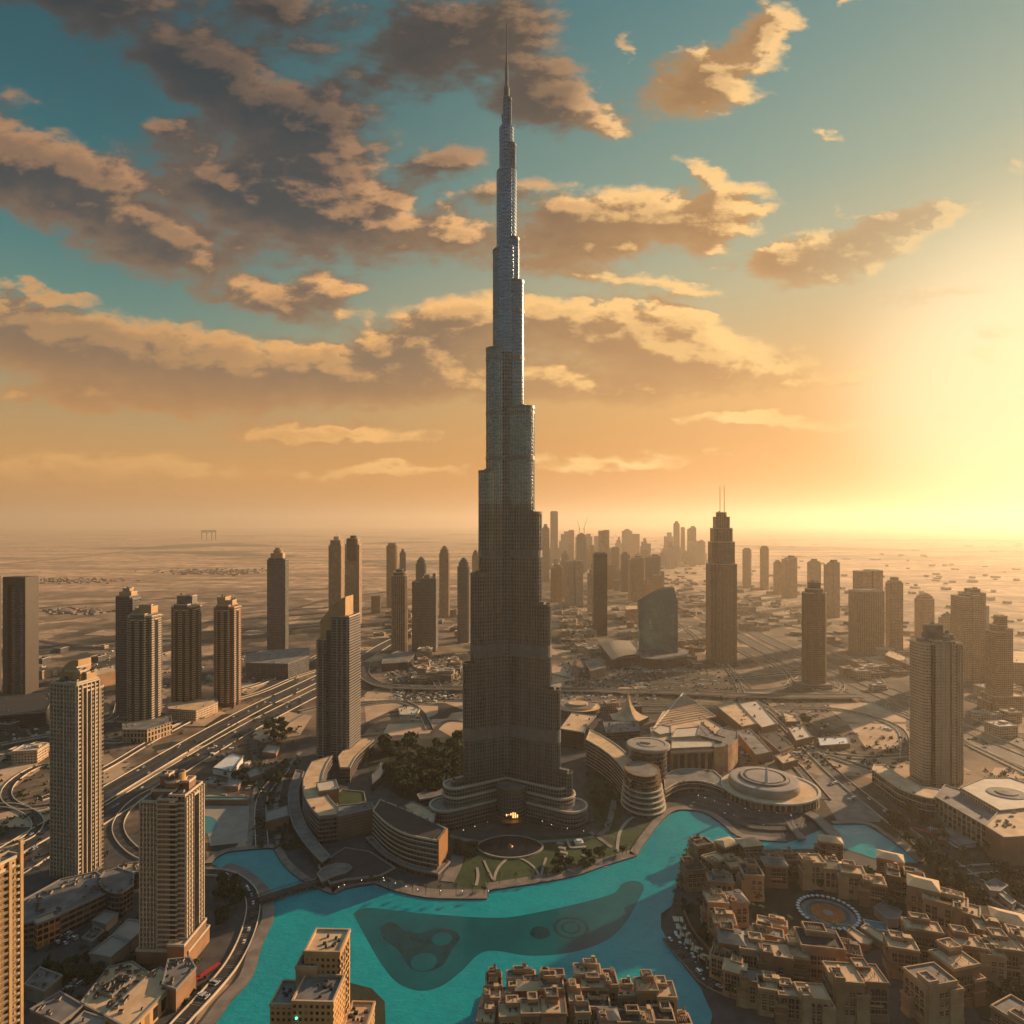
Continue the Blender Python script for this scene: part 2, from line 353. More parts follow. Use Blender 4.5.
M['darkroof'] = plain('dark_roof', srgb(58, 55, 55), .8, c2=srgb(40, 40, 42), scale=.1)
M['white'] = plain('white_paint', srgb(225, 220, 212), .5, var=.06, scale=.2)
M['sandwall'] = plain('sand_render', srgb(196, 160, 122), .85, c2=srgb(150, 118, 88), scale=.06, bump=.05)
M['sandwall2'] = plain('tan_render', srgb(158, 120, 90), .85, c2=srgb(128, 98, 74), scale=.06, bump=.05)
M['sandwall3'] = plain('pale_render', srgb(206, 170, 132), .85, c2=srgb(172, 140, 106), scale=.06, bump=.05)
M['darkglass'] = plain('dark_glass', (.02, .024, .03), .12, var=.4, scale=.3)
M['metal'] = plain('brushed_metal', srgb(170, 168, 165), .35, .8, var=.1)
M['bronze'] = plain('bronze_trim', srgb(150, 110, 70), .45, .5, var=.2)
M['leaf'] = plain('leaf', srgb(48, 72, 34), .9, c2=srgb(24, 38, 20), scale=.5)
M['leaf2'] = plain('leaf_dry', srgb(68, 84, 42), .9, c2=srgb(34, 46, 24), scale=.5)
M['bark'] = plain('bark', srgb(86, 66, 50), .95, var=.2, scale=1)
M['slab'] = plain('slab_edge', srgb(196, 178, 156), .7, var=.1, scale=.1)
M['slabd'] = plain('slab_edge_grey', srgb(140, 132, 124), .7, var=.1, scale=.1)
M['crown_gold'] = plain('warm_stone_crown', srgb(186, 150, 104), .6, var=.12, scale=.08)
M['strip'] = plain('dark_strip_glazing', (.014, .016, .02), .3, var=.4, scale=.4)
M['blind'] = plain('dark_recess', (.018, .018, .02), .7, var=.3, scale=.2)
M['teal_pool'] = plain('pool_water', srgb(70, 150, 155), .1, c2=srgb(30, 110, 120), scale=.9)
M['orange'] = plain('orange_disc', srgb(176, 98, 44), .8, var=.2, scale=.3)
M['red'] = plain('red_canopy', srgb(170, 34, 42), .7, var=.3, scale=.6)
FT = facade('fac_tan', srgb(176, 142, 108), (.05, .05, .055), 3.6, 3.2, .55, .62)
FP = facade('fac_pale', srgb(196, 170, 140), (.05, .05, .055), 3.6, 3.6, .5, .6)
FG = facade('fac_grey', srgb(104, 103, 104), (.035, .04, .05), 3.8, 2.8, .68, .72)
FD = facade('fac_dark', srgb(58, 58, 62), (.02, .024, .032), 3.8, 3.0, .7, .8, grough=.12)
FB = facade('fac_blue', srgb(96, 96, 98), (.03, .05, .07), 4.0, 1.6, .82, .86, grough=.1, gmetal=.3)
FV = facade('fac_ribbed', srgb(150, 124, 96), (.035, .035, .04), 3.7, 4.2, .8, .5)
FW = facade('fac_glazed', srgb(120, 110, 102), (.02, .022, .028), 3.6, 4.5, .8, .86, grough=.15)

# ------------------------------------------------------------------ lake
def build_lake():
    m, t, b = mat('lagoon'); tc = t.new('ShaderNodeTexCoord'); P = tc.outputs['Object']
    n = t.m('MULTIPLY_ADD', t.noise(P, .09, 6, .7, .6), .45, t.m('MULTIPLY', t.noise(P, .012, 4, .5), .55))
    t.l.new(t.mix(t.maprange(n, .3, .7), srgb(0, 142, 154), srgb(6, 166, 170)), b.inputs['Base Color'])
    b.inputs['Roughness'].default_value = .10; b.inputs['IOR'].default_value = 1.33; b.inputs['Specular IOR Level'].default_value = .35
    bp = t.new('ShaderNodeBump'); bp.inputs['Distance'].default_value = 1.0; bp.inputs['Strength'].default_value = .9
    t.l.new(t.noise(t.vm('MULTIPLY', P, (.7, 1.3, 1)), .22, 7, .7), bp.inputs['Height']); t.l.new(bp.outputs[0], b.inputs['Normal'])
    north = [(212, 864), (215, 860), (225, 854), (236, 852), (258, 850), (273, 850), (281, 863), (294, 876), (306, 884), (332, 895), (345, 890), (374, 885), (391, 891), (425, 898.6), (460, 900), (487, 900), (488, 891.8), (532, 885), (574, 877.4), (604, 867), (637, 857), (644, 845), (658, 826), (669, 815), (681, 810.5), (703, 813), (720, 823), (737, 837), (760, 841), (787, 843), (806, 836), (818, 829), (834, 825), (865, 825), (881, 834), (903, 850), (918, 863)]
    south = [(882, 861), (842, 848), (800, 849), (760, 849), (691, 841), (682, 863), (672, 906), (661, 914), (661, 928), (672, 949), (684, 967), (700, 987), (712, 1003), (713, 1014), (706, 1040), (720, 1120), (160, 1120), (185, 1045), (202, 1023), (219, 1000), (239, 978), (248, 951), (256, 933), (262, 920), (262, 908), (261, 899), (253, 888), (238, 875.5), (222, 869)]
    poly = [P2(x, y) for x, y in north + south]
    sheet('lake_water', poly, .15, m)
    m2, t2, b2 = mat('deep_basin'); tc = t2.new('ShaderNodeTexCoord')
    t2.l.new(t2.mix(t2.maprange(t2.noise(tc.outputs['Object'], .03, 4, .6), .3, .7), srgb(0, 80, 90), srgb(0, 96, 104)), b2.inputs['Base Color']); b2.inputs['Roughness'].default_value = .12; b2.inputs['Specular IOR Level'].default_value = .3
    def spx(l, k=4): return [P2(x, y) for x, y in smooth(l + [l[0]], k)[:-1]]
    sheet('fountain_basin_bed', spx([(353, 914), (365, 908), (400, 911), (440, 915), (500, 918), (540, 912), (585, 902), (614, 893), (622, 884), (635, 881), (644, 887), (637, 903), (623, 926), (604, 942), (570, 953), (530, 956), (495, 951), (478, 955), (462, 971), (440, 987), (418, 991), (396, 982), (380, 962), (366, 938)]), .17, m2)
    m3 = plain('basin_ring', srgb(0, 56, 66), .25, var=.2, scale=.1)
    sheet('fountain_basin_pit', spx([(380, 927), (392, 922), (404, 930), (420, 933), (436, 929), (452, 930), (460, 938), (452, 950), (442, 966), (425, 972), (410, 968), (398, 950), (384, 940)]), .19, m3)
    for nm, cx, cy, rx, mm, z in (('basin_disc_a', 442, 939, 10, m2, .21), ('basin_disc_b', 424, 962, 13, m2, .21), ('basin_disc_c', 540, 933, 10, m3, .19), ('basin_disc_d', 571, 928, 18, m3, .19), ('basin_disc_e', 571, 928, 14.5, m2, .21), ('basin_disc_f', 571, 928, 10, m3, .23), ('basin_disc_g', 571, 928, 7, m2, .25)):
        g = G(cx, cy); sheet('fountain_basin_disc', ngon(g.x, g.y, rx * g.y / F), z, mm)
    sh = plain('shallow', srgb(24, 110, 112), .25, var=.1)
    # promenade round the shore
    def quay(l, w, name='promenade', h=1.3, mm=None):
        p = [Vector(P2(x, y)) for x, y in smooth(l, 3)]; L, Rr = [], []
        for i, q in enumerate(p):
            d = (p[min(i + 1, len(p) - 1)] - p[max(i - 1, 0)]).normalized(); nn = Vector((-d.y, d.x))
            L.append(tuple(q + nn * w)); Rr.append(tuple(q))
        for k, (za, zb, ww) in enumerate(((0, h, 1),)):
            mb = MB(); 
            for i in range(len(p) - 1): mb.prism([Rr[i], Rr[i + 1], L[i + 1], L[i]], 0, h, 0, 1)
            tag(mb.build(name, [M['paving_dark'], mm or M['paving']]), kind='structure')
    quay([x for x in north if x[0] <= 306], 7)
    quay([x for x in north if 306 <= x[0] <= 487], 13)
    quay([x for x in north if 488 <= x[0] <= 637], 11)
    quay([x for x in north if 637 <= x[0] <= 787], 8)
    quay([x for x in north if x[0] >= 834], 6)
    quay(list(reversed([(222, 869), (238, 875.5), (253, 888), (261, 899), (262, 908), (262, 920), (256, 933), (248, 951), (239, 978), (219, 1000), (202, 1023), (170, 1060)])), -9)
build_lake()

# ------------------------------------------------------------------ ground cover
GZ = [.02]
def patch(name, l, m, k=0, z=None):
    pts = smooth(l + [l[0]], k)[:-1] if k else l
    if z is None: GZ[0] += .006; z = GZ[0]
    return sheet(name, [P2(x, y) for x, y in pts], z, M[m])
patch('district_ground', [(-60, 1120), (-60, 900), (40, 868), (120, 838), (200, 820), (208, 862), (215, 880), (245, 900), (252, 930), (235, 965), (200, 1010), (150, 1120)], 'paving_dark')
patch('park_ground', [(255, 850), (268, 800), (300, 745), (370, 735), (464, 728), (600, 715), (660, 745), (680, 800), (640, 856), (574, 876), (488, 892), (374, 884), (332, 894), (306, 884)], 'paving_dark')
patch('grove_ground', [(362, 745), (464, 735), (460, 790), (440, 800), (405, 800), (372, 780)], 'scrub')
patch('park_lawn', [(452, 886), (486, 890), (532, 884), (574, 876), (604, 866), (632, 856), (612, 838), (590, 834), (545, 836), (500, 838), (465, 842), (455, 862)], 'lawn')
patch('park_lawn', [(580, 790), (598, 770), (618, 780), (622, 815), (615, 835), (596, 828), (592, 808)], 'lawn', 3)
patch('park_lawn', [(617, 850), (623, 826), (640, 824), (652, 820), (646, 836), (636, 851)], 'lawn')
for l in ([(398, 712), (412, 705), (438, 706), (438, 714), (420, 720), (400, 719)], [(382, 736), (388, 724), (430, 723), (434, 733)], [(438, 729), (452, 713), (466, 711), (466, 742), (452, 737)], [(364, 699), (464, 698), (464, 710), (445, 703), (410, 702), (366, 722)],
          [(250, 738), (262, 722), (285, 711), (312, 716), (300, 735), (262, 741)], [(824, 705), (878, 702), (906, 712), (906, 722), (846, 722), (838, 716)], [(848, 724), (906, 724), (906, 751), (866, 748)],
          [(840, 641), (900, 650), (940, 655), (990, 668), (960, 640), (900, 630)], [(552, 666), (572, 664), (576, 700), (552, 698)], [(0, 770), (35, 758), (40, 770), (10, 790), (0, 792)]):
    patch('sand_plot', l, 'sandlot')
patch('plaza', [(203, 806), (249, 806), (250, 842), (210, 846)], 'concrete')
patch('garden_pond', [(203, 816), (212, 817), (217, 822), (216, 830), (206, 834), (200, 832)], 'teal_pool', 3)
patch('park_lawn', [(960, 868), (1060, 862), (1100, 960), (1010, 900)], 'lawn')
patch('roadside_scrub', [(872, 822), (900, 850), (925, 872), (960, 905), (1000, 945), (1040, 980), (1060, 960), (1000, 910), (950, 868), (905, 838), (885, 820)], 'scrub')
patch('roadside_scrub', [(880, 790), (905, 815), (950, 845), (985, 852), (1030, 862), (1030, 845), (985, 838), (940, 815)], 'scrub')
patch('car_park', [(812, 782), (830, 770), (885, 815), (880, 822), (838, 822)], 'paving')
patch('mall_forecourt', [(650, 812), (664, 800), (690, 792), (720, 800), (760, 812), (812, 806), (830, 826), (806, 836), (787, 842), (737, 836), (703, 812), (680, 809)], 'paving_dark')
patch('car_park', [(880, 820), (900, 806), (958, 852), (940, 862)], 'asphalt')

# ------------------------------------------------------------------ roads
def road_mat():
    m, t, b = mat('road'); uv = t.new('ShaderNodeUVMap'); uv.uv_map = 'UVMap'; s = t.new('ShaderNodeSeparateXYZ'); t.l.new(uv.outputs[0], s.inputs[0])
    lane = t.m('COMPARE', t.m('FRACT', t.m('DIVIDE', s.outputs[0], 3.7)), .5, .035)
    dash = t.m('LESS_THAN', t.m('FRACT', t.m('DIVIDE', s.outputs[1], 12)), .4)
    tc = t.new('ShaderNodeTexCoord'); n = t.noise(tc.outputs['Object'], .03, 5, .6)
    track = t.m('MULTIPLY', t.m('COMPARE', t.m('FRACT', t.m('DIVIDE', s.outputs[0], 3.7)), 0, .25), .35)
    a = t.mix(t.maprange(n, .3, .7), srgb(38, 38, 40), srgb(54, 52, 52)); a = t.mix(track, a, srgb(28, 28, 30))
    t.l.new(t.mix(t.m('MULTIPLY', lane, dash), a, srgb(190, 185, 175)), b.inputs['Base Color']); b.inputs['Roughness'].default_value = .75
    return m
M['road'] = road_mat()
ROADS = {}; RZ = [.30]
def ribbon(l, k=6): return [Vector(P2(x, y)) for x, y in smooth(l, k)]
def frames(p):
    out = []
    for i, q in enumerate(p):
        d = (p[min(i + 1, len(p) - 1)] - p[max(i - 1, 0)]).normalized(); out.append((q, Vector((-d.y, d.x))))
    return out
def road(name, key, l, w, barrier=True, z=0.0):
    RZ[0] += .012; zz = RZ[0] + z; fr = frames(ribbon(l)); mb = MB(); s = 0
    for (p, n), (q, k) in zip(fr, fr[1:]):
        L = (q - p).length; a, b, c, d = p + n * w / 2, p - n * w / 2, q - k * w / 2, q + k * w / 2
        mb.face([(*b, zz), (*c, zz), (*d, zz), (*a, zz)][::-1], 0, [(w / 2, s), (-w / 2, s), (-w / 2, s + L), (w / 2, s + L)][::-1])
        if z > 1:
            mb.face([(*b, zz), (*b, zz - 1.2), (*c, zz - 1.2), (*c, zz)], 1); mb.face([(*a, zz), (*d, zz), (*d, zz - 1.2), (*a, zz - 1.2)], 1)
        s += L
    if z > 1:
        for i in range(2, len(fr), 3): mb.box(fr[i][0].x, fr[i][0].y, 3, 3, 0, zz - .01, 0, 1)
    tag(mb.build(name, [M['road'], M['concrete']]), kind='structure')
    v = MB()
    if barrier:
        for sgn in (-1, 1):
            for (p, n), (q, k) in zip(fr, fr[1:]):
                a, b = p + n * sgn * (w / 2 + .2), p + n * sgn * (w / 2 + .9); c, d = q + k * sgn * (w / 2 + .9), q + k * sgn * (w / 2 + .2)
                v.prism([tuple(a), tuple(b), tuple(c), tuple(d)], 0 if z < 1 else zz - 1.1, zz + 1.1, 0, 0)
        tag(v.build('kerb', [M['pale']]), kind='structure')
    ROADS[key] = (fr, w, zz)
road('highway', 'w1', [(420, 628), (385, 645), (362, 659), (330, 673), (290, 692), (250, 711), (190, 744), (105, 794), (50, 828), (0, 858), (-90, 910)], 30)
road('highway', 'w2', [(366, 668), (330, 686), (290, 706), (250, 727), (190, 762), (105, 815), (40, 853), (0, 878), (-90, 930)], 30)
road('slip_road', 'w3', [(326, 668), (295, 678), (262, 692), (220, 706), (172, 730), (140, 748), (110, 766), (60, 792), (40, 800)], 9)
road('slip_road', 'w4', [(62, 768), (42, 766), (22, 775), (8, 788), (8, 800), (24, 808), (50, 806)], 9)
road('slip_road', 'w5', [(-20, 852), (10, 845), (30, 836), (38, 824), (30, 813), (10, 806), (-20, 808)], 9)
road('slip_road', 'w6', [(180, 782), (150, 792), (128, 808), (118, 826), (124, 842), (142, 856), (170, 862)], 9)
road('overpass', 'c1', [(366, 664), (364, 676), (374, 685), (392, 689), (430, 690.5), (470, 691), (560, 692), (640, 694), (700, 696), (768, 699), (860, 699)], 20, True, 5)
road('avenue', 'c2', [(300, 712), (330, 706), (380, 702), (430, 700), (500, 702), (600, 704), (680, 706), (740, 708), (800, 708)], 11)
road('avenue', 'c3', [(540, 672), (600, 684), (660, 683), (720, 680), (780, 674), (815, 672)], 12)
road('highway', 'e1', [(600, 560), (640, 580), (690, 602), (740, 625), (768, 640), (828, 667), (905, 698), (966, 721), (1024, 744), (1120, 785)], 34)
road('highway', 'e2', [(590, 560), (632, 582), (680, 605), (730, 631), (768, 652), (828, 680), (905, 713), (966, 738), (1024, 762), (1120, 802)], 34)
road('slip_road', 'e3', [(768, 660), (785, 672), (790, 684), (770, 690), (745, 690)], 9)
road('slip_road', 'e4', [(860, 700), (890, 708), (930, 724), (975, 748), (1040, 780)], 9)
road('slip_road', 'e5', [(800, 690), (790, 683), (800, 676), (815, 690), (838, 692), (842, 684), (830, 676)], 7)
road('boulevard', 'b1', [(742, 696), (770, 712), (796, 736), (838, 777), (880, 811), (925, 847), (959, 871), (1007, 904), (1060, 935)], 15)
road('side_street', 'b2', [(959, 872), (990, 869), (1060, 866)], 11)
road('side_street', 'b3', [(905, 838), (925, 830), (960, 850), (985, 858)], 8, False)
road('shore_road', 's1', [(203, 873), (222, 874), (240, 882), (251, 895), (253, 912), (246, 938), (232, 965), (210, 992), (180, 1024), (150, 1060)], 9)
road('side_street', 's2', [(46, 950), (80, 915), (120, 885), (150, 868)], 9, False)
road('side_street', 's3', [(20, 985), (60, 975), (110, 968), (140, 940)], 8, False)
road('side_street', 's4', [(250, 735), (258, 770), (262, 800), (256, 846)], 8, False)
road('shore_road', 's5', [(668, 940), (690, 965), (710, 985), (750, 1000), (800, 1012), (840, 1040)], 9, False, 1.3)
for i_, l_ in enumerate([[(560, 662), (600, 672), (660, 671), (700, 672)], [(700, 640), (720, 660), (735, 678), (742, 695)], [(660, 640), (690, 628), (720, 640), (770, 668)], [(800, 708), (850, 712), (900, 730), (905, 760)], [(735, 700), (760, 728), (800, 770), (826, 800)], [(760, 700), (790, 728), (815, 750), (870, 770)], [(812, 752), (860, 758), (905, 756)], [(640, 600), (700, 640), (750, 690)], [(700, 590), (770, 620), (850, 640), (940, 665), (1040, 700)], [(560, 640), (600, 650), (640, 640), (700, 650)], [(380, 660), (420, 668), (462, 672)], [(420, 650), (430, 670), (440, 690)], [(0, 745), (60, 735), (120, 742), (180, 722)], [(0, 700), (60, 722), (110, 720), (120, 700)], [(60, 735), (80, 700), (110, 670), (180, 650)], [(240, 690), (270, 680), (320, 655), (350, 640)], [(360, 706), (400, 702), (420, 712), (430, 730)], [(970, 700), (1010, 712), (1060, 722)], [(560, 716), (600, 712), (650, 712), (700, 712)], [(20, 930), (0, 905), (10, 880), (40, 870)], [(262, 846), (262, 800), (285, 770)], [(885, 690), (870, 670), (830, 650), (800, 640)]]):
    road('street', 'm%d' % i_, l_, 10, True)
road('desert_road', 'd1', [(-40, 618), (60, 606), (150, 600), (260, 592), (340, 588)], 22, False)
road('desert_road', 'd2', [(-40, 568), (80, 557), (170, 546), (300, 541)], 40, False)
road('desert_road', 'd3', [(30, 640), (120, 650), (200, 640), (256, 622), (330, 600), (450, 585)], 18, False)
# ------------------------------------------------------------------ the tall stepped tower
def build_spire_tower():
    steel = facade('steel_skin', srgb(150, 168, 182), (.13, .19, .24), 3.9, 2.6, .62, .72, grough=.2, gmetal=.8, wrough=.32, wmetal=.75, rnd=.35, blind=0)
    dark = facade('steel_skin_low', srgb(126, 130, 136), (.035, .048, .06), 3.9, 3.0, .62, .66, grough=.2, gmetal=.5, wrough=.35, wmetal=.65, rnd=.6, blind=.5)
    ledge = plain('steel_ledge', srgb(120, 116, 112), .35, .8, var=.1); finm = plain('bright_fin', srgb(160, 168, 176), .3, .85, var=.06); band = plain('plant_floor', srgb(122, 122, 122), .5, .3, var=.15, scale=.2)
    CX, CY = -6.0, 702.0
    root = empty('skyscraper', (CX, CY, 0), 0, 'tallest stepped silver skyscraper tapering to a needle spire, at the centre', 'skyscraper')
    px2m = 700 / F
    def zf(py, c): return H + (HOR - py) * (CY - c * .5) / F
    dirs = {'l': R(210), 'r': R(330), 'b': R(90)}
    # silhouette distance from the axis (pixels) and the row where that step ends
    prof = {'l': [(53, 781), (42, 664), (35, 574), (27.5, 472), (20.3, 350), (13.4, 252), (8.8, 180), (5.0, 128)],
            'r': [(63, 773), (52, 690), (43.5, 605), (34.8, 513), (27.8, 408), (17.4, 283), (12.6, 240), (9.3, 146), (4.8, 100)],
            'b': [(50, 740), (46, 640), (40, 550), (31, 440), (24, 315), (15, 215), (7, 115)]}
    def lobe(c, w, n=9):                                           # a bay reaching c metres out, half width w, rounded nose
        return [(0, -w)] + [(c + w * math.cos(a) * .95, w * math.sin(a)) for a in [(-math.pi / 2) + math.pi * i / n for i in range(n + 1)]] + [(0, w)]
    def rot(p, a): return [(x * math.cos(a) - y * math.sin(a), x * math.sin(a) + y * math.cos(a)) for x, y in p]
    bands = [(725, 737), (643, 655), (550, 557), (456, 460), (411, 414), (355, 359), (308, 311)]
    for k, lst in prof.items():
        for i, (dx, py) in enumerate(lst):
            X = dx * px2m; w = max(3.2, 5.2 + i * 1.15 if X > 20 else 8.5 - (20 - X) * .33)
            w = min(w, X * .8)
            c = max(.5, (X - w) / .866 if k != 'b' else X - w); z1 = zf(py, c); p = rot(lobe(c, w), dirs[k])
            mb = MB()
            zc = 330.0
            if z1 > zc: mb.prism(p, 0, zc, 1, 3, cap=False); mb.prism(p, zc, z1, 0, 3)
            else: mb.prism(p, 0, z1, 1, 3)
            z = 12.0
            while z < z1 - 2: mb.ring(p, .26, z, z + .38, 2); z += 3.9
            mb.ring(p, .8, z1 - 1.2, z1 + 1.6, 2, inner=-.5)
            pc_ = ccw(p); m_ = len(pc_)                              # upright steel fins
            for q_ in range(m_):
                a_, b_ = Vector(pc_[q_]), Vector(pc_[(q_ + 1) % m_]); L_ = (b_ - a_).length; nn_ = max(1, int(L_ / 3.2)); an_ = math.atan2((b_ - a_).y, (b_ - a_).x)
                if a_.length < 1 or b_.length < 1: pass
                for s_ in range(nn_):
                    c_ = a_.lerp(b_, (s_ + .5) / nn_) + Vector((math.sin(an_), -math.cos(an_))) * .32
                    if c_.length > c * .45: mb.box(c_.x, c_.y, .32, .64, 36 if c_.length < 55 else 20, z1 - 1.3, an_, 5)
            for a, b in bands:
                zb, za = zf(a, c * 0 + 30), zf(b, 30)
                if zb < z1 + 4: mb.ring(p, .75, za, min(zb, z1), 4)
            # small plant on the terrace
            t2 = rot([(c * .6 + 1, -w * .4), (c + 1, -w * .4), (c + 1, w * .4), (c * .6 + 1, w * .4)], dirs[k]); mb.prism(t2, z1, z1 + 3.5, 3, 3)
            mb.build('wing_tier', [steel, dark, ledge, band, band, finm], root)
    core = MB(); zs = [(15, 0, 0), (15, 0, zf(283, 0)), ]
    zt = [(14.5, 0), (14.5, zf(355, 0)), (11, zf(250, 0)), (8, zf(172, 0)), (4.2, zf(128, 0))]
    for (r, a), (r2, b) in zip(zt, zt[1:] + [(3.4, zf(98, 0))]): core.prism(ngon(0, 0, r, None, 18), a, b, 2 if a == 0 else 0, 1)
    z = 12.0
    core.build('core', [steel, band, dark], root)
    sp = MB(); sp.lathe([(3.2, zf(100, 0)), (3.2, zf(88, 0)), (1.9, zf(88, 0)), (1.7, zf(66, 0)), (1.0, zf(65, 0)), (.7, zf(48, 0)), (.45, zf(26, 0)), (0, zf(24, 0))], n=10)
    sp.build('spire', [ledge, ledge], root)
    # stepped podium wings
    for k, sg in (('l', -1), ('r', 1)):
        for j, (X, z1, w) in enumerate(((84 if sg > 0 else 80, 17, 17), (72 if sg > 0 else 67, 27, 15), (66, 36, 12))):
            c = (X - w) / .866; p = rot(lobe(c, w, 14), dirs[k]); mb = MB(); mb.prism(p, 0, z1, 0, 1)
            z = 4.5
            while z < z1: mb.ring(p, .9, z, z + .6, 5); z += 4.4
            mb.ring(p, 1.1, z1 - .6, z1 + 1.4, 3, inner=-.8)
            mb.build('podium_terrace', [dark, M['greyroof'], ledge, M['slab'], band, M['slabd']], root)
        p = rot(lobe(70, 24, 14), dirs[k]); mb = MB(); mb.prism(p, 0, 3.5, 0, 1); mb.ring(p, .8, 3.2, 4.6, 2); mb.build('forecourt_terrace', [dark, M['paving_dark'], ledge], root)
    en = MB(); p = ngon(6, -26, 16, None, 28); en.prism(p, 0, 33, 0, 1); en.ring(p, .7, 32, 34, 2, inner=-.6)
    for z in range(5, 32, 4): en.ring(p, .35, z, z + .4, 2)
    en.build('entrance_drum', [dark, M['greyroof'], ledge], root)
    cn = MB(); cn.prism(ngon(6, -44, 11, 6, 24), 3.0, 4.4, 0, 0); cn.build('entrance_canopy', [M['bronze']], root)
    wl = plain('warm_window_glow', (.5, .3, .1), .5, emit=(1, .5, .16), es=1.6)
    for a in range(-110, -69, 8):
        gl = MB(); gl.box(6 + 16.25 * math.cos(R(a)), -26 + 16.25 * math.sin(R(a)), 1.2, .25, 5.5 + random.random() * 6, 8.5 + random.random() * 6, R(a + 90)); gl.build('lit_lobby_window', [wl], root)
build_spire_tower()

# ------------------------------------------------------------------ tower kit
FR = facade('fac_bay', srgb(132, 122, 110), (.03, .032, .038), 3.6, 3.0, .6, .66)
FR2 = facade('fac_bay_dark', srgb(96, 88, 84), (.02, .024, .03), 3.6, 2.6, .7, .7)
def vpoly(s, prof, y0, y1, m=0):
    "outline in the x-z plane given a thickness along y"
    q = list(prof) if area2(prof) > 0 else list(prof)[::-1]
    s.face([(x, y0, z) for x, z in q], m, q); s.face([(x, y1, z) for x, z in q[::-1]], m, q[::-1])
    for a, b in zip(q, q[1:] + q[:1]): s.face([(a[0], y0, a[1]), (a[0], y1, a[1]), (b[0], y1, b[1]), (b[0], y0, b[1])], m, [(y0, a[1]), (y1, a[1]), (y1, b[1]), (y0, b[1])])
MB.vpoly = vpoly
def shape(b, W, Dp):
    dx, dy, w, d = b[:4]; sh = b[6] if len(b) > 6 else 'r'
    if sh == 'o': return ngon(dx * W, dy * W, w * W / 2, d * W / 2, 24)
    if sh == 'c':                                                   # chamfered plan
        x, y, c = w * W / 2, d * W / 2, min(w, d) * W * .16; X, Y = dx * W, dy * W
        return [(X - x + c, Y - y), (X + x - c, Y - y), (X + x, Y - y + c), (X + x, Y + y - c), (X + x - c, Y + y), (X - x + c, Y + y), (X - x, Y + y - c), (X - x, Y - y + c)]
    return rect(dx * W, dy * W, w * W, d * W)
UNITS = []
def unit(parent, x, y, z, rs, s=1.0):
    "one piece of roof equipment: casing on feet with a fan drum or a duct"
    if not UNITS:
        for k, (a, b, c) in enumerate(((2.4, 1.5, 1.2), (1.5, 1.5, 1.6), (3.4, 1.1, .8))):
            mb = MB(); mb.box(0, 0, a, b, .25, .25 + c, 0, 0, 1, bottom=True); [mb.box(i, j, .2, .2, 0, .25) for i in (-a * .4, a * .4) for j in (-b * .4, b * .4)]
            if k < 2: mb.lathe([(.55, .25 + c), (.55, .5 + c), (.4, .5 + c), (.4, .3 + c), (0, .3 + c)], n=10, m=1)
            else: mb.box(a * .35, b * .9, .6, b, .3, .8, 0, 1, bottom=True)
            UNITS.append(mb.mesh('roof_unit', [M['concrete'] if k != 1 else M['greyroof'], M['darkroof']]))
    o = inst('roof_unit', rs.choice(UNITS), parent, (x, y, z), rs.choice((0, 1.5708, .1))); q = s * rs.uniform(.8, 1.5); o.scale = (q, q, q); return o
def tower(name, label, x0, x1, base, top, parts, yaw=0, wf=1.0, depth=.8, group=None, cat='tower', slabs=None, masts=(), fh=3.6):
    g = G((x0 + x1) / 2, base); off = abs((x0 + x1) / 2 - 512); ya = R(abs(yaw)); Z = zat(top, g.y)
    W = (x1 - x0) * g.y / (F * (math.cos(ya) + depth * math.sin(ya)) + off * depth) * wf                # front face plus the flank that shows
    fw = W * F / g.y * (math.cos(ya) + depth * math.sin(ya)); pc = x0 + fw / 2 if x0 + x1 < 1024 else x1 - fw / 2
    root = empty(name, ((pc - 512) * g.y / F, g.y + W * depth / 2, 0), R(yaw), label, cat, group)
    for pn, blocks, mm, rm in parts:
        mb = MB()
        for b in blocks:
            p = shape(b, W, depth); z0, z1 = b[4] * Z, b[5] * Z
            mb.prism(p, z0, z1, 0, 1)
            if W * F / g.y > 12 and pn not in ('crown_fin',): mb.ring(p, .35, z1 - .3, z1 + 1.3, 2, inner=-.4)
        po = mb.build(pn, [mm, rm, M['slab'] if mm not in (FD, FG, FB) else M['slabd']], root)
        if pn in ('shaft', 'podium', 'crown') and g.y < 1500:
            rs = random.Random(label)
            for b in blocks[:3]:
                for _ in range(2): unit(po, (b[0] + rs.uniform(-.4, .4) * b[2]) * W, (b[1] + rs.uniform(-.4, .4) * b[3]) * W, b[5] * Z, rs, 1.4)
    for mx, my, r, z0, z1 in masts:
        mb = MB(); mb.tube([(mx * W, my * W, z0 * Z), (mx * W, my * W, z1 * Z)], [r, r * .5], 6); mb.build('mast', [M['metal']], po)
    if slabs:                                                       # real balcony slabs, one per storey, with upstand
        bl, z0, z1, out, sm, sname = slabs; cache = {}; k = 0; z = z0 * Z; step = max(fh, (z1 - z0) * Z / 98)
        while z < z1 * Z:
            key = tuple(i for i, b in enumerate(bl) if b[4] * Z - 1 <= z <= b[5] * Z)
            if key not in cache:
                mb = MB()
                for i in key: mb.ring(shape(bl[i], W, depth), out, 0, 1.15, 0)
                cache[key] = mb.mesh(sname, [sm])
            inst(sname, cache[key], root, (0, 0, z)); z += step
    return root, W, Z
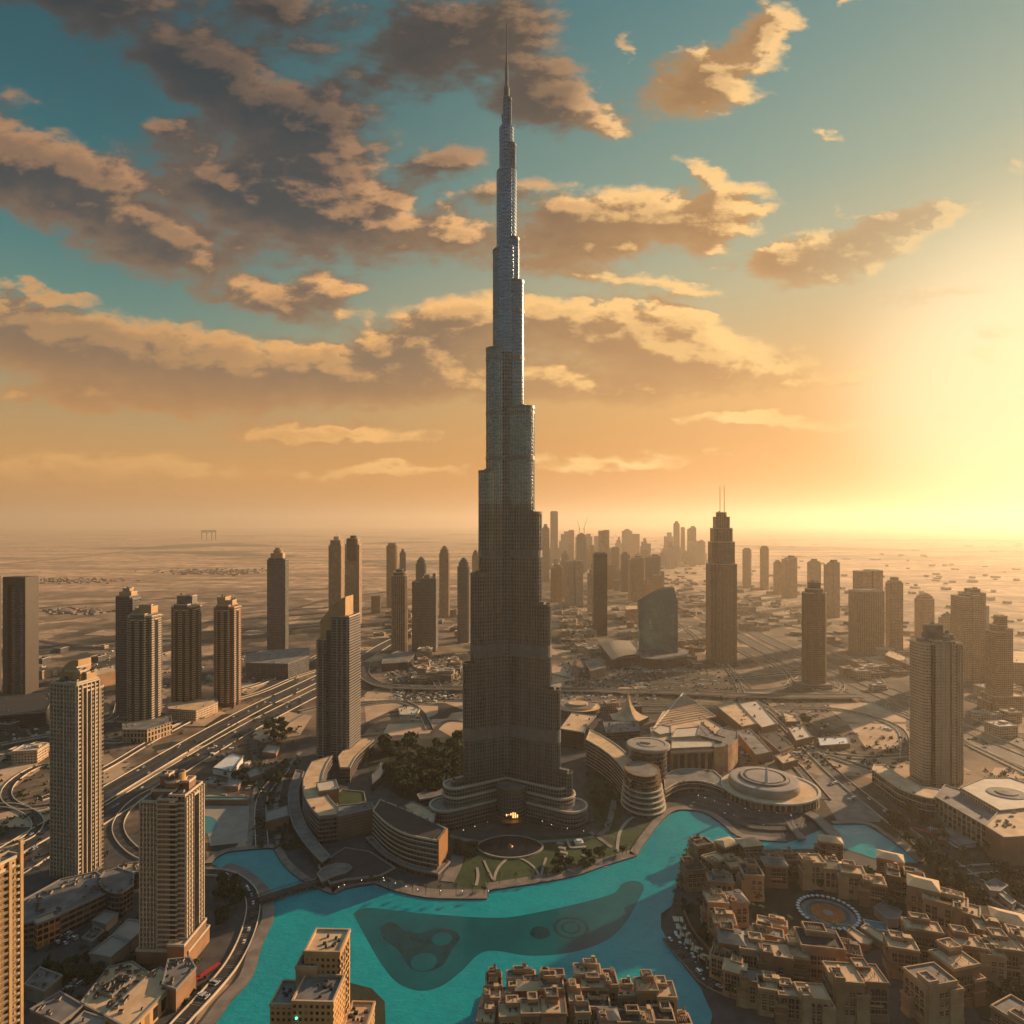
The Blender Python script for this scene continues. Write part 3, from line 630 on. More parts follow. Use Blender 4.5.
def std(mm, rm=None, crown=None, k=0, sh='r'):
    rm = rm or M['greyroof']; cm = crown or mm
    if k == 0: bl = [(0, 0, 1, .62, 0, .93), (0, 0, .66, .8, 0, .955)]; cb = [(0, 0, .42, .42, .955, 1)]
    elif k == 1: bl = [(-.22, 0, .56, .8, 0, .92), (.22, .03, .56, .7, 0, .96), (0, -.05, .3, .8, 0, .94)]; cb = [(.15, 0, .4, .4, .96, 1), (-.2, 0, .3, .3, .92, .95)]
    elif k == 2: bl = [(0, 0, 1, .8, 0, .9, 'c'), (0, 0, .8, .66, 0, .95, 'c')]; cb = [(0, 0, .55, .5, .95, .98, 'c'), (0, 0, .3, .3, .98, 1, 'c')]
    elif k == 3: bl = [(0, 0, 1, .8, 0, .96, 'o')]; cb = [(0, 0, .7, .55, .96, 1, 'o')]
    elif k == 4: bl = [(0, 0, 1, .7, 0, .985)]; cb = [(0, 0, .8, .5, .985, 1)]
    elif k == 5: bl = [(-.26, 0, .46, .7, 0, .985), (.26, 0, .46, .7, 0, 1), (0, .05, .1, .5, 0, .96)]; cb = [(0, 0, .3, .3, .96, .99)]
    return [('shaft', bl, mm, rm), ('crown', cb, cm, rm)]
PIN = ((-.1, 0, .5, .97, 1.04), (.1, 0, .5, .97, 1.045))
# --- far skyline beyond the tall tower (label, x0, x1, base, top, material, kind)
FAR = [('slim far tower just right of the tall spire building, left of the thin one', 541.5, 549.5, 582, 524, FT, 0), ('thin flat topped far tower, tallest in the haze right of the spire building', 550, 558, 562, 511, FG, 4),
       ('narrow hazy tower left of the tower with the crane', 568, 574.5, 562, 530, FT, 4), ('broad hazy tower topped by a construction crane', 575, 588, 572, 533, FG, 2),
       ('square hazy tower with a notched top, behind the dark slab tower', 598, 609.5, 577, 530, FT, 5), ('pale twin slab block on the lower left of the dark slab tower', 564, 583.5, 606, 561, FP, 5),
       ('rounded mid height tower to the right of the dark slab tower', 610, 621.5, 585, 547, FT, 3), ('dull brown tower second right of the dark slab tower', 620, 630, 592, 552, FG, 0),
       ('wide stepped brown tower behind the curved glass block', 628, 644, 602, 556, FT, 1), ('flat topped double tower behind the curved glass block on its left', 645, 661, 593, 555, FG, 1),
       ('pale stepped tower in the deep haze above the brown towers', 621, 633, 558, 529, FT, 0), ('tall pointed tower of the distant hazy pair', 673, 680, 562, 521, FT, 0), ('shorter flat tower beside the distant pointed tower', 680.5, 685, 562, 527, FT, 4),
       ('distant broad tower left of the twin mast tower', 687, 696.5, 562, 526, FG, 1), ('low hazy block at the foot of the thin far tower', 550, 563, 602, 565, FT, 1), ('small pale tower left of the dark slab tower', 587, 592.5, 618, 573, FP, 4),
       ('hazy narrow block between the crane tower and the notched tower', 589, 594, 572, 545, FT, 4), ('pale low tower at the right end of the distant cluster', 697, 706, 565, 540, FT, 2),
       ('rounded tower first right of the twin mast tower', 741, 753, 588, 548, FT, 3), ('rounded tower second right of the twin mast tower', 758, 771, 590, 546, FT, 3), ('short hazy tower between two pairs on the right horizon', 773, 782, 595, 560, FT, 0),
       ('broad hazy tower third right of the twin mast tower', 781, 798, 598, 556, FT, 1), ('left tower of the close pair behind the rounded dark tower', 806, 822, 606, 559, FT, 0), ('right tower of the close pair behind the rounded dark tower', 823, 841, 618, 560, FT, 1),
       ('wide ribbed slab tower in golden haze, front of its group', 847, 885.5, 654, 591, FV, 4), ('flat crowned tower rising behind the wide ribbed slab', 851, 884.5, 640, 571, FT, 5), ('notched tower on the right of the wide ribbed slab', 884, 904.5, 651, 578, FT, 0),
       ('domed stepped tower alone in golden haze', 912, 937, 648, 594, FT, 2), ('tall stepped tower in golden haze behind the striped residence', 950, 987.5, 682, 590, FT, 1), ('low broad block left behind the tall stepped golden tower', 938, 952, 660, 614, FP, 1),
       ('hazy pale tower with flat round top, left of the spire building', 385, 399.5, 608, 543, FT, 3), ('slender tower stuck behind the flat round top tower', 399, 406.5, 602, 549, FG, 0), ('short hazy tower behind the twin brown blocks', 415.5, 427, 622, 557, FG, 2),
       ('slender rounded tower midway between twin brown blocks and spire building', 438.5, 450.5, 618, 546, FT, 2), ('pointed brown tower nearest left of the spire building', 457, 470.5, 643, 558, FG, 2), ('thin pale tower peeking out beside the spire building', 471.5, 479.5, 605, 550, FT, 2),
       ('small lone block behind the slanted roof tower', 371, 381, 613, 596, FT, 4)]
for i, (lb, x0, x1, ba, tp, mm, k) in enumerate(FAR):
    masts = ()
    if k == 2: masts = ((0, 0, .9, .99, 1.03),)
    r, W_, Z_ = tower('high_rise', lb, x0, x1, ba, tp, std(mm, k=k), group='hazy towers on the skyline', masts=masts, yaw=[0, 4, -5, 8][i % 4])
    if 'topped by' in lb:
        for sx, dz, dr in ((-.2, 1.0, 1), (.25, 1.0, -1)):
            c = empty('tower_crane', r.location + Vector((sx * W_, 0, Z_)), 0, 'thin %s crane on the roof of the hazy unfinished tower' % ('taller leaning' if dr < 0 else 'shorter leaning'), 'crane')
            mb = MB(); mb.tube([(0, 0, 0), (0, 0, 38 if dr > 0 else 30)], 1.6, 4); mb.build('crane_mast', [M['greyroof']], c)
            mb = MB(); mb.tube([(4 * dr, 0, 22), (-22 * dr * (1 if dr < 0 else .6), 0, 105 if dr < 0 else 78)], [1.6, .8], 4); mb.build('jib', [M['greyroof']], c)
rs_f = random.Random(5); FM = []
for k in range(5):
    mb = MB(); mb.box(0, 0, 1, .8, 0, .9 if k % 2 else 1, 0, 0, 1); mb.box(.1, 0, .5, .5, .8, [1, 1.08, 1.0, 1.05, 1.12][k], 0, 0, 1)
    if k > 2: mb.box(-.55, .1, .3, .7, 0, .7, 0, 0, 1)
    FM.append(mb.mesh('high_rise', [[M['sandwall2'], M['greyroof'], M['slabd']][k % 3], M['greyroof']]))
for (x0, x1, b0, b1, h0, h1, n_, lb) in ((545, 672, 556, 574, 8, 24, 34, 'small hazy block in the far skyline between spire building and distant pair'), (668, 712, 556, 568, 6, 22, 12, 'small hazy block around the foot of the distant pair'), (545, 600, 575, 600, 12, 32, 10, 'hazy mid rise block beside the pale twin slab'), (610, 665, 575, 600, 10, 26, 10, 'hazy mid rise block among the brown far towers'), (940, 1020, 640, 668, 16, 40, 5, 'hazy golden block behind the striped residence')):
    for _ in range(n_):
        g = G(rs_f.uniform(x0, x1), rs_f.uniform(b0, b1)); k = g.y / F; w_ = rs_f.uniform(3.5, 9) * k; o = inst('high_rise', rs_f.choice(FM), None, (g.x, g.y, 0)); o.scale = (w_, w_, rs_f.uniform(h0, h1) * k); tag(o, lb, 'tower', lb.replace('block', 'blocks'))
# mid distance
tower('high_rise', 'dark slender slab tower left of the curved glass block', 592, 607.5, 636, 553, std(FD, M['darkroof'], k=4), depth=.9)
tower('high_rise', 'twin mast stepped tower with ribbed stone faces', 704, 738.5, 664, 511, [
    ('shaft', [(0, 0, 1, .6, 0, .65), (0, 0, .6, 1, 0, .65), (0, 0, .86, .52, 0, .795), (0, 0, .52, .86, 0, .795), (0, 0, .72, .44, 0, .885), (0, 0, .44, .72, 0, .885)], facade('ribbed_stone', srgb(150, 122, 96), (.03, .03, .035), 3.7, 3.0, .86, .42), M['tanroof']),
    ('crown', [(-.19, 0, .14, .4, .885, .96), (.19, 0, .14, .4, .885, .96), (0, 0, .34, .34, .885, .99, 'c'), (0, 0, .5, .3, .885, .94)], FV, M['tanroof'])], masts=((-.08, -.1, 1.0, .96, 1.165), (.08, -.1, 1.0, .96, 1.175)), depth=.9)
tower('high_rise', 'rounded dark tower standing beside the eastern highway', 800, 828, 688, 583, [('shaft', [(0, 0, 1, .75, 0, .9, 'c'), (0, 0, .86, .86, 0, .94, 'o')], facade('fac_brown', srgb(112, 90, 68), (.04, .038, .036), 3.6, 2.6, .55, .6), M['greyroof']), ('crown', [(0, 0, .62, .6, .94, 1, 'o')], FD, M['greyroof']), ('podium', [(-.1, -.1, 1.7, 1.2, 0, .04, 'c')], FG, M['greyroof'])])
tower('high_rise', 'stepped tan tower on a podium at the right edge', 985, 1014, 712, 617, [('shaft', [(-.22, 0, .56, .8, 0, .84), (.28, 0, .44, .7, 0, .87), (0, .1, .5, .7, 0, .9)], FT, M['tanroof']), ('crown', [(.05, 0, .45, .45, .9, 1)], FT, M['tanroof']), ('podium', [(.15, -.1, 1.7, 1.1, 0, .17), (-.45, .1, .7, 1, 0, .1)], FT, M['tanroof'])])
# left mid group
domed = [('shaft', [(0, 0, 1, .7, 0, .885), (0, 0, .8, .84, 0, .9)], FG, M['greyroof']), ('crown', [(0, 0, .66, .5, .9, .945), (0, 0, .5, .4, .945, .975, 'o'), (0, 0, .3, .25, .975, .995, 'o')], M['crown_gold'], M['crown_gold'])]
tower('high_rise', 'grey tower with small golden dome and two pins, on a long podium', 266, 290, 652, 548, domed, masts=((-.15, 0, .6, .97, 1.05), (.15, 0, .6, .97, 1.05)), yaw=4)
tower('high_rise', 'left tower of the tall twin pair behind the slanted roof tower', 328.5, 344, 622, 537, [('shaft', [(0, 0, 1, .8, 0, .9), (.05, 0, .8, .9, 0, .96)], FT, M['tanroof']), ('crown', [(.05, 0, .5, .5, .96, 1, 'o')], M['crown_gold'], M['tanroof'])], masts=((0, 0, .6, 1, 1.05),))
tower('high_rise', 'right tower of the tall twin pair, with a dark block near its top', 345, 362, 624, 536, [('shaft', [(0, 0, 1, .8, 0, .9), (.0, 0, .8, .9, 0, .96)], FT, M['tanroof']), ('crown', [(-.0, -.1, .7, .9, .72, .97, 'c'), (0, 0, .45, .5, .96, 1, 'o')], FD, M['crown_gold'])], masts=((0, 0, .6, 1, 1.05),))
tower('high_rise', 'dark ribbed tower with rounded head on a low podium by the junction', 390.5, 409, 657, 570, [('shaft', [(0, 0, 1, .8, 0, .93, 'c'), (0, 0, .8, .7, 0, .97, 'c')], FV, M['greyroof']), ('crown', [(0, 0, .5, .45, .97, 1, 'o')], FG, M['greyroof'])], yaw=3)
tower('high_rise', 'broad dark block pair beside the rounded head tower', 411, 438.5, 652, 578, [('shaft', [(-.22, 0, .5, .7, 0, .94), (.2, .03, .6, .8, 0, .99), (-.05, .1, .3, .6, 0, .97)], FG, M['greyroof']), ('crown', [(.1, 0, .2, .3, .99, 1.03), (.4, 0, .12, .3, .97, 1.05)], FT, M['greyroof'])])
# left front row
def inpoly(x, y, p):
    c = False
    for (a, b), (d, e) in zip(p, p[1:] + p[:1]):
        if (b > y) != (e > y) and x < (d - a) * (y - b) / (e - b) + a: c = not c
    return c
def podium(label, pts, z, mm, rm, name='podium_block', cat='building', parts=None, ledge=0, lm='slab', sd=1):
    "low block: outline of its roof (pixels at height z) -> footprint in metres, centred on its own origin"
    P_ = [P2(x, y, z) for x, y in pts]; cx = sum(p[0] for p in P_) / len(P_); cy = sum(p[1] for p in P_) / len(P_)
    L = [(x - cx, y - cy) for x, y in P_]; root = empty(name, (cx, cy, 0), 0, label, cat)
    mb = MB(); mb.prism(L, 0, z, 0, 1, cap=False); mb.build('wall', [mm, rm], root)
    rb = MB(); rb.flat(L, z); rb.ring(L, .3, z - .6, z + .9, 1, inner=-.7); rs = random.Random(label)
    ext = max(abs(a) for p in L for a in p)
    ro = rb.build('roof', [rm, M['slabd'] if lm == 'slab' and not ledge else M[lm]], root)
    for _ in range(int(6 * sd)):
        i = rs.randrange(len(L)); q, q2 = L[i], L[i - 1]; t_ = rs.random(); s_ = rs.uniform(.5, .85) if len(L) < 8 else .93
        unit(ro, (q[0] * t_ + q2[0] * (1 - t_)) * s_, (q[1] * t_ + q2[1] * (1 - t_)) * s_, z, rs, .9) if len(L) < 8 or inpoly((q[0] * t_ + q2[0] * (1 - t_)) * s_, (q[1] * t_ + q2[1] * (1 - t_)) * s_, L) else None
    if ledge:
        lb = MB(); zz = ledge
        while zz < z - 1: lb.ring(L, .5, zz, zz + .7, 0); zz += ledge
        lb.build('floor_bands', [M[lm]], root)
    return root, L
podium('long grey podium under the small domed tower', [(245, 655), (262, 651), (310, 648), (309, 656), (288, 664), (246, 663)], 30, FG, M['greyroof'])
podium('dark slab podium under the rounded head tower', [(383, 657), (398, 651), (416, 653), (408, 662), (382, 664)], 16, FD, M['greyroof'])
fr_m = plain('portal_frame', srgb(74, 66, 60), .5, var=.15)
for lb, x0, x1 in (('cropped dark portal frame tower cut by the left edge', -42, -11), ('dark portal frame tower with an inset glazed face', 3, 27)):
    g = G((x0 + x1) / 2, 694); W_ = (x1 - x0) * g.y / F; Z_ = zat(577, g.y); r = empty('portal_tower', (g.x, g.y + 14, 0), R(-4), lb, 'tower')
    mb = MB(); t_ = W_ * .17
    mb.box(-W_ / 2 + t_ * .6, 0, t_ * 1.2, 30, 0, Z_); mb.box(W_ / 2 - t_ * .3, 0, t_ * .6, 30, 0, Z_); mb.box(0, 0, W_ - t_ * 1.8 + 1.2, 30, Z_ * .93, Z_ - .05); mb.build('frame', [fr_m], r)
    mb = MB(); mb.box(t_ * .3, 3, W_ - t_ * 1.8 + .2, 22, 0, Z_ * .93); mb.build('glazed_face', [FG], r)
    mb = MB(); mb.box(-t_ * .7, 1, W_ * .14, 22.5, 0, Z_ * .9); mb.box(t_ * 1.5, 1, W_ * .14, 22.5, 0, Z_ * .9); mb.build('bay', [FR], r)
podium('very dark low block at the foot of the portal towers', [(-30, 700), (48, 693), (52, 700), (46, 712), (-30, 718)], 22, FD, M['darkroof'])
tower('high_rise', 'brown tower with pointed stepped top, behind the pale crowned pair', 115.5, 141, 716, 589, [('shaft', [(0, 0, 1, .8, 0, .92), (-.05, 0, .8, .9, 0, .94)], FG, M['greyroof']), ('crown', [(0, 0, .7, .6, .94, .97), (0, 0, .4, .4, .97, 1)], M['crown_gold'], M['greyroof'])])
def bayed(x0, x1, base, top, label, yaw, cr, pod=True, mats=(FR, FR2), z=.93):
    bl = [(0, 0, 1, .56, 0, z - .02), (0, 0, .6, .86, 0, z), (-.3, .1, .3, .8, 0, z - .03), (.32, .1, .26, .8, 0, z - .03)]
    parts = [('shaft', bl, mats[0], M['greyroof']), ('glazed_strip', [(.16, -.44, .1, .06, 0, z - .05), (-.16, -.44, .1, .06, 0, z - .05), (.5, 0, .05, .2, 0, z - .05)], M['strip'], M['darkroof'])] + cr
    return tower('high_rise', label, x0, x1, base, top, parts, yaw=yaw, slabs=(bl[:2], .04, z - .04, .7, M['slab'], 'balcony_slab'))
cr1 = [('crown', [(-.1, .1, .4, .4, .93, .97), (.15, -.1, .5, .12, .93, 1.0), (.3, .1, .12, .5, .93, .98)], M['crown_gold'], M['greyroof'])]
bayed(125, 163, 727, 606, 'pale bayed tower with a broken golden crown on an arcaded podium', -3, cr1)
podium('arcaded pale podium under the broken crown tower', [(122, 724), (150, 720), (171, 716), (172, 722), (147, 730), (123, 730)], 18, facade('arcade', srgb(190, 160, 126), (.03, .03, .035), 7, 5, .7, .6), M['greyroof'])
bayed(169.5, 202, 711, 597, 'dark bayed tower with a flat comb crown, second of the highway row', -2, [('crown', [(0, 0, .7, .1, .93, 1), (0, .2, .6, .4, .93, .97), (-.3, .1, .1, .4, .93, 1), (.3, .1, .1, .4, .93, 1)], M['greyroof'], M['greyroof'])], mats=(FR2, FR2))
podium('pale stepped podium beside the highway under the comb crown tower', [(166, 703), (195, 700), (215, 697), (218, 702), (196, 711), (168, 709)], 16, FP, M['tanroof'])
bayed(212, 242, 707, 598, 'copper brown tower nearest the highway, third of its row', -4, [('crown', [(-.15, 0, .4, .5, .93, 1), (.22, 0, .3, .4, .93, .97)], M['crown_gold'], M['greyroof'])], mats=(facade('fac_copper', srgb(150, 104, 76), (.03, .026, .026), 3.6, 3, .6, .6), FR2))

# --- tower with the slanted curved roof
r, W_, Z_ = tower('high_rise', 'dark balconied tower with a slanted curved blade roof', 315, 362, 762, 597, [
    ('shaft', [(-.27, 0, .46, .7, 0, .735), (.24, -.02, .52, .78, 0, .88), (-.04, -.14, .3, .5, 0, .80), (.05, .12, .84, .5, 0, .74)], facade('fac_night', srgb(84, 80, 80), (.018, .024, .03), 3.6, 2.4, .7, .75), M['darkroof'])],
    yaw=-9, slabs=([(-.27, 0, .46, .7, 0, .73), (.24, -.02, .52, .78, 0, .87)], .03, .87, 1.0, M['slabd'], 'balcony_slab'), depth=.8, fh=3.5)
mb = MB(); pr = [(-.42 * W_, .735 * Z_), (.34 * W_, .735 * Z_), (.34 * W_, Z_)] + [(.34 * W_ - .76 * W_ * a / 8, Z_ - .15 * Z_ * (a / 8) ** 1.35) for a in range(1, 9)]
mb.vpoly(pr, -.30 * W_, .26 * W_, 0); mb.build('blade_roof', [M['crown_gold']], r)
mb = MB()
for i in range(7): x = (-.45 + i * .15) * W_; mb.box(x, -.43 * W_ if x > 0 else -.37 * W_, .7, 1.4, 2, (.87 if x > 0 else .73) * Z_)
mb.build('vertical_rib', [M['slab']], r)

# --- big residential tower at left (curved sail crown)
TA = facade('fac_resid', srgb(142, 126, 110), (.022, .03, .042), 3.6, 3.2, .62, .62)
blA = [(-.18, -.05, .42, .66, 0, .90), (.24, -.08, .36, .62, 0, .905), (.03, .05, .7, .5, 0, .87), (0, .12, .9, .5, 0, .86)]
r, W_, Z_ = tower('high_rise', 'tall residential tower with a curved sail crown beside the western highway', 45, 103, 880, 662, [
    ('shaft', blA, TA, M['greyroof']),
    ('glazed_strip', [(.035, -.36, .16, .08, 0, .9), (-.41, -.1, .06, .3, 0, .88), (.435, -.1, .05, .26, 0, .88)], M['strip'], M['darkroof']),
    ('crown', [(-.1, .02, .3, .3, .9, .945), (.22, -.1, .2, .22, .905, .95), (.36, .05, .1, .3, .905, .94), (.12, .05, .06, .4, .9, .965)], M['crown_gold'], M['greyroof'])],
    yaw=-14, wf=1.12, slabs=(blA[:3], .04, .90, 1.1, M['slab'], 'balcony_slab'), depth=.75, fh=3.6)
mb = MB(); pr = [(-.42 * W_, .87 * Z_), (.16 * W_, .87 * Z_), (.16 * W_, Z_)] + [(.16 * W_ - .58 * W_ * math.sin(a * math.pi / 16), Z_ - .085 * Z_ * (1 - math.cos(a * math.pi / 16)) ) for a in range(1, 9)]
mb.vpoly(pr, -.12 * W_, .26 * W_, 0); mb.build('sail_crown', [M['crown_gold']], r)
for bx, by, bw, bd in ((-.18, -.05, .42, .66), (.24, -.08, .36, .62)):
    mb = MB()
    for i in range(5): mb.box((bx - bw / 2 + bw * i / 4) * W_, (by - bd / 2) * W_ - .9, .8, 1.9, 3, .895 * Z_)
    for i in range(6): mb.box((bx + bw / 2) * W_ + .9, (by - bd / 2 + bd * i / 5) * W_, 1.9, .8, 3, .895 * Z_)
    mb.build('balcony_piers', [M['slab']], r)
# --- nearer residential tower (by the lake)
blB = [(-.12, 0, .76, .62, 0, .87), (.28, .03, .34, .70, 0, .905), (.1, -.02, .4, .72, 0, .89), (-.3, .05, .3, .66, 0, .86)]
r, W_, Z_ = tower('high_rise', 'brown residential tower with a stepped rounded crown beside the lake', 139, 206, 966, 779, [
    ('shaft', blB, facade('fac_resid2', srgb(150, 118, 88), (.02, .022, .028), 3.5, 3.0, .6, .6), M['greyroof']),
    ('glazed_strip', [(.225, -.375, .1, .06, 0, .88), (.475, .05, .05, .16, 0, .88)], M['strip'], M['darkroof']),
    ('crown', [(-.1, .0, .5, .36, .87, .915), (.02, .02, .34, .34, .915, .955, 'o'), (-.16, .06, .2, .2, .915, .985), (.3, .1, .16, .26, .905, .95)], M['sandwall2'], M['tanroof']),
    ('base_block', [(.02, .02, 1.12, .86, 0, .085), (.38, -.1, .36, .9, 0, .14)], M['sandwall2'], M['tanroof'])],
    yaw=-2, slabs=(blB[:3], .09, .87, .9, M['slab'], 'balcony_slab'), depth=.72, fh=3.5)
mb = MB(); pp = arcband(.12 * W_, .06 * W_, .10 * W_, .125 * W_, -70, 110, 12); mb.prism(pp, .94 * Z_, Z_, 0, 0); mb.build('curved_crest', [M['crown_gold']], r)
mb = MB()
for i in range(9): mb.box((-.5 + .075 * i) * W_, -.31 * W_ - .8, .8, 1.7, .085 * Z_, .862 * Z_)
for i in range(8): mb.box(.45 * W_ + .8, (-.32 + .1 * i) * W_, 1.7, .8, .14 * Z_, .9 * Z_)
mb.build('balcony_piers', [M['slab']], r)
# --- golden tower cropped by the left edge
blC = [(0, 0, .9, .7, 0, .9), (.2, 0, .5, .9, 0, .93)]
r, W_, Z_ = tower('high_rise', 'golden sunlit tower with tall corner fins, cut by the left edge', -66, 27, 1130, 855, [('shaft', blC, facade('fac_gold', srgb(190, 150, 100), (.03, .03, .034), 3.5, 3.4, .6, .6), M['greyroof'])], yaw=-16, slabs=(blC, .02, .9, 1.1, M['slab'], 'balcony_slab'), depth=.8)
mb = MB()
for x, y, z in ((.47, -.47, 1.02), (.47, .47, .99), (.47, 0, .98), (.2, -.47, 1.06), (.47, -.24, .93), (.47, .24, .93)): mb.box(x * W_, y * W_, 1.6, 1.6, 0, z * Z_)
mb.build('corner_fin', [M['crown_gold']], r)
# --- striped residence on the right
blR = [(-.36, .05, .26, .6, 0, .89, 'c'), (0, 0, .5, .66, 0, .905), (.38, .05, .24, .6, 0, .89)]
r, W_, Z_ = tower('high_rise', 'tall pale residence with dark vertical glass strips and window grid', 907, 966, 786, 627, [
    ('shaft', blR, facade('fac_grid', srgb(206, 178, 148), (.02, .02, .024), 3.7, 2.9, .6, .68), M['tanroof']),
    ('glazed_strip', [(.13, -.33, .07, .04, 0, .905), (-.29, -.27, .08, .06, 0, .89), (.28, -.28, .07, .06, 0, .89)], M['blind'], M['darkroof']),
    ('crown', [(-.06, .05, .42, .14, .905, 1.0), (-.06, .16, .3, .2, .905, .95), (.22, -.12, .12, .2, .905, .945), (.08, -.22, .08, .12, .905, .935), (-.42, .0, .1, .2, .89, .915), (.40, .05, .1, .2, .89, .92)], M['greyroof'], M['tanroof'])],
    yaw=3, slabs=(blR, .03, .885, .8, M['slab'], 'balcony_slab'), depth=.66, fh=3.7)
mb = MB()
for i in range(7): mb.box((-.25 + .066 * i) * W_, -.33 * W_ - .6, .7, 1.4, 3, .9 * Z_)
for i in range(4): mb.box((.27 + .073 * i) * W_, -.25 * W_ - .6, .7, 1.4, 3, .885 * Z_)
mb.build('balcony_piers', [M['slab']], r)
# --- lit slab tower on its islet, bottom
g = G(312, 1088); r = empty('hotel_block', (-106, 357, 0), R(-2), 'stepped sand coloured block with a flat roof and sunlit windowed side, in the lake', 'building')
FH_ = facade('fac_hotel', srgb(196, 152, 100), (.03, .03, .034), 3.4, 3.0, .5, .5)
for nm, cx, cy, sx, sy, z in (('shaft', 0, 10, 20, 20, 70), ('lower_wing', 2, -11, 22, 20, 58), ('side_wing', -17, -4, 14, 18, 50), ('terrace_wing', -8, 4, 12, 13, 63), ('annexe', 20, 2, 13, 22, 33)):
    p = rect(cx, cy, sx, sy); mb = MB(); mb.prism(p, 0, z, 0, 1); mb.ring(p, .35, z - .8, z + 1.2, 2, inner=-.7)
    for _ in range(7): mb.box(cx + random.uniform(-.35, .35) * sx, cy + random.uniform(-.3, .3) * sy, random.uniform(1, 2.4), random.uniform(.8, 2), z, z + random.uniform(.8, 1.8), 0, 3)
    mb.build(nm, [FH_ if nm != 'terrace_wing' else M['sandwall'], M['tanroof'] if nm in ('shaft', 'annexe') else M['greyroof'], M['sandwall3'], M['darkroof']], r)
w_ = MB(); 
for z in range(8, 68, 4):
    for y in range(-7, 13, 4): w_.box(10.1, y + 7, .5, 1.5, z, z + 2.1)
tag(w_.build('window_recesses', [M['blind']], r), kind='stuff')
lg = MB(); lg.lathe([(0, 49.5), (.6, 49.8), (.6, 50.3), (0, 50.6)], -6.5, -21.3, 8); lg.build('green_lamp', [plain('green_light', (.1, .9, .6), .4, emit=(.1, 1, .6), es=3)], r)
mb = MB(); mb.prism([tuple(Vector(q) - Vector((-106, 357))) for q in [P2(x, y) for x, y in ((268, 1100), (262, 1040), (300, 1000), (345, 985), (368, 990), (382, 1003), (384, 1030), (370, 1100))]], 0, 1.6, 0, 1); mb.build('islet_base', [M['paving_dark'], M['scrub']], r)

# --- curved glass block and hall
g = G(659, 662); W_ = 38 * g.y / F; r = empty('glass_building', (g.x, g.y + 16, 0), R(-4), 'curved blue green glass block with an arched sloping top', 'building')
FGL = facade('fac_mirror', srgb(90, 104, 110), (.10, .28, .36), 14, 4.4, .94, .8, grough=.1, gmetal=.75, wrough=.3, wmetal=.6, rnd=.15, blind=0)
zt = lambda py: zat(py, g.y); n = 12; p = []; fr_ = []
for i in range(n + 1):
    x = -W_ / 2 + W_ * i / n; fr_.append((x, -8 * math.sin(math.pi * i / n) - 8, zt(603 - 15.5 * math.sin(min(1, i / n * 1.04) * math.pi / 2) + (14 if i == n else 0))))
mb = MB(); u = 0
for a, b in zip(fr_, fr_[1:]):
    L = math.hypot(b[0] - a[0], b[1] - a[1]); mb.face([(a[0], a[1], 0), (b[0], b[1], 0), (b[0], b[1], b[2]), (a[0], a[1], a[2])], 0, [(u, 0), (u + L, 0), (u + L, b[2]), (u, a[2])]); u += L
    mb.face([(a[0], a[1], a[2]), (b[0], b[1], b[2]), (b[0], 18, b[2]), (a[0], 18, a[2])], 1); mb.face([(b[0], 18, 0), (a[0], 18, 0), (a[0], 18, a[2]), (b[0], 18, b[2])], 0)
for q, s_ in ((fr_[0], 0), (fr_[-1], 1)): mb.face([(q[0], 18, 0), (q[0], q[1], 0), (q[0], q[1], q[2]), (q[0], 18, q[2])][:: 1 if not s_ else -1], 0)
mb.build('curved_facade', [FGL, M['darkroof']], r)
mb = MB(); mb.box(W_ / 2 + 1, 6, 2.4, 26, 0, zt(600)); mb.build('edge_fin', [M['greyroof']], r)
podium('dark arcaded podium in front of the curved glass block', [(640, 651), (672, 646), (688, 650), (687, 656), (664, 660), (641, 658)], 20, FD, M['greyroof'])
podium('flat grey box hall left of the barrel roofed hall', [(584, 661), (600, 658), (606, 667), (590, 671)], 18, FD, M['greyroof'])
r, L = podium('dark hall with a shining barrel roof, left of the glass block', [(600, 644), (630, 641), (641, 655), (612, 660)], 20, FD, M['greyroof'])
c = [Vector((*q, 0)) for q in L]; mb = MB()
for i in range(8):
    s0, s1 = i / 8, (i + 1) / 8; h = lambda s: 20.1 + 5 * math.sin(math.pi * s)
    a0, a1 = c[0].lerp(c[1], s0), c[0].lerp(c[1], s1); b0, b1 = c[3].lerp(c[2], s0), c[3].lerp(c[2], s1)
    mb.face([(b0.x, b0.y, h(s0)), (b1.x, b1.y, h(s1)), (a1.x, a1.y, h(s1)), (a0.x, a0.y, h(s0))], 0)
mb.build('barrel_roof', [M['metal']], r)
podium('plain brown box behind the far left tall residence', [(88, 672), (116, 665), (117, 670), (90, 677)], 25, M['sandwall2'], M['tanroof'])
podium('small block behind the barrel roofed hall', [(625, 606), (640, 605), (640, 609), (626, 610)], 45, FT, M['tanroof'])
# distant landmarks
g = G(209, 540); r = empty('gate_frame', (g.x, g.y, 0), 0, 'faint tall rectangular frame standing in the far desert', 'landmark'); mb = MB(); k = g.y / F
for x in (-7, -2, 3, 7): mb.box(x * k, 0, 1.2 * k, 30, 0, zat(531, g.y))
mb.box(0, 0, 15.4 * k, 34, zat(531, g.y) - 30, zat(530, g.y)); mb.build('frame', [M['greyroof']], r)
for x, lb in ((954, 'left one of two faint pylons on the hazy horizon'), (957.5, 'right one of two faint pylons on the hazy horizon')):
    g = G(x, 533); r = empty('pylon', (g.x, g.y, 0), 0, lb, 'pylon'); mb = MB(); mb.box(0, 0, 22, 22, 0, zat(522, g.y)); mb.box(0, 0, 60, 20, zat(525, g.y), zat(524.6, g.y)); mb.build('pylon_shaft', [M['greyroof']], r)
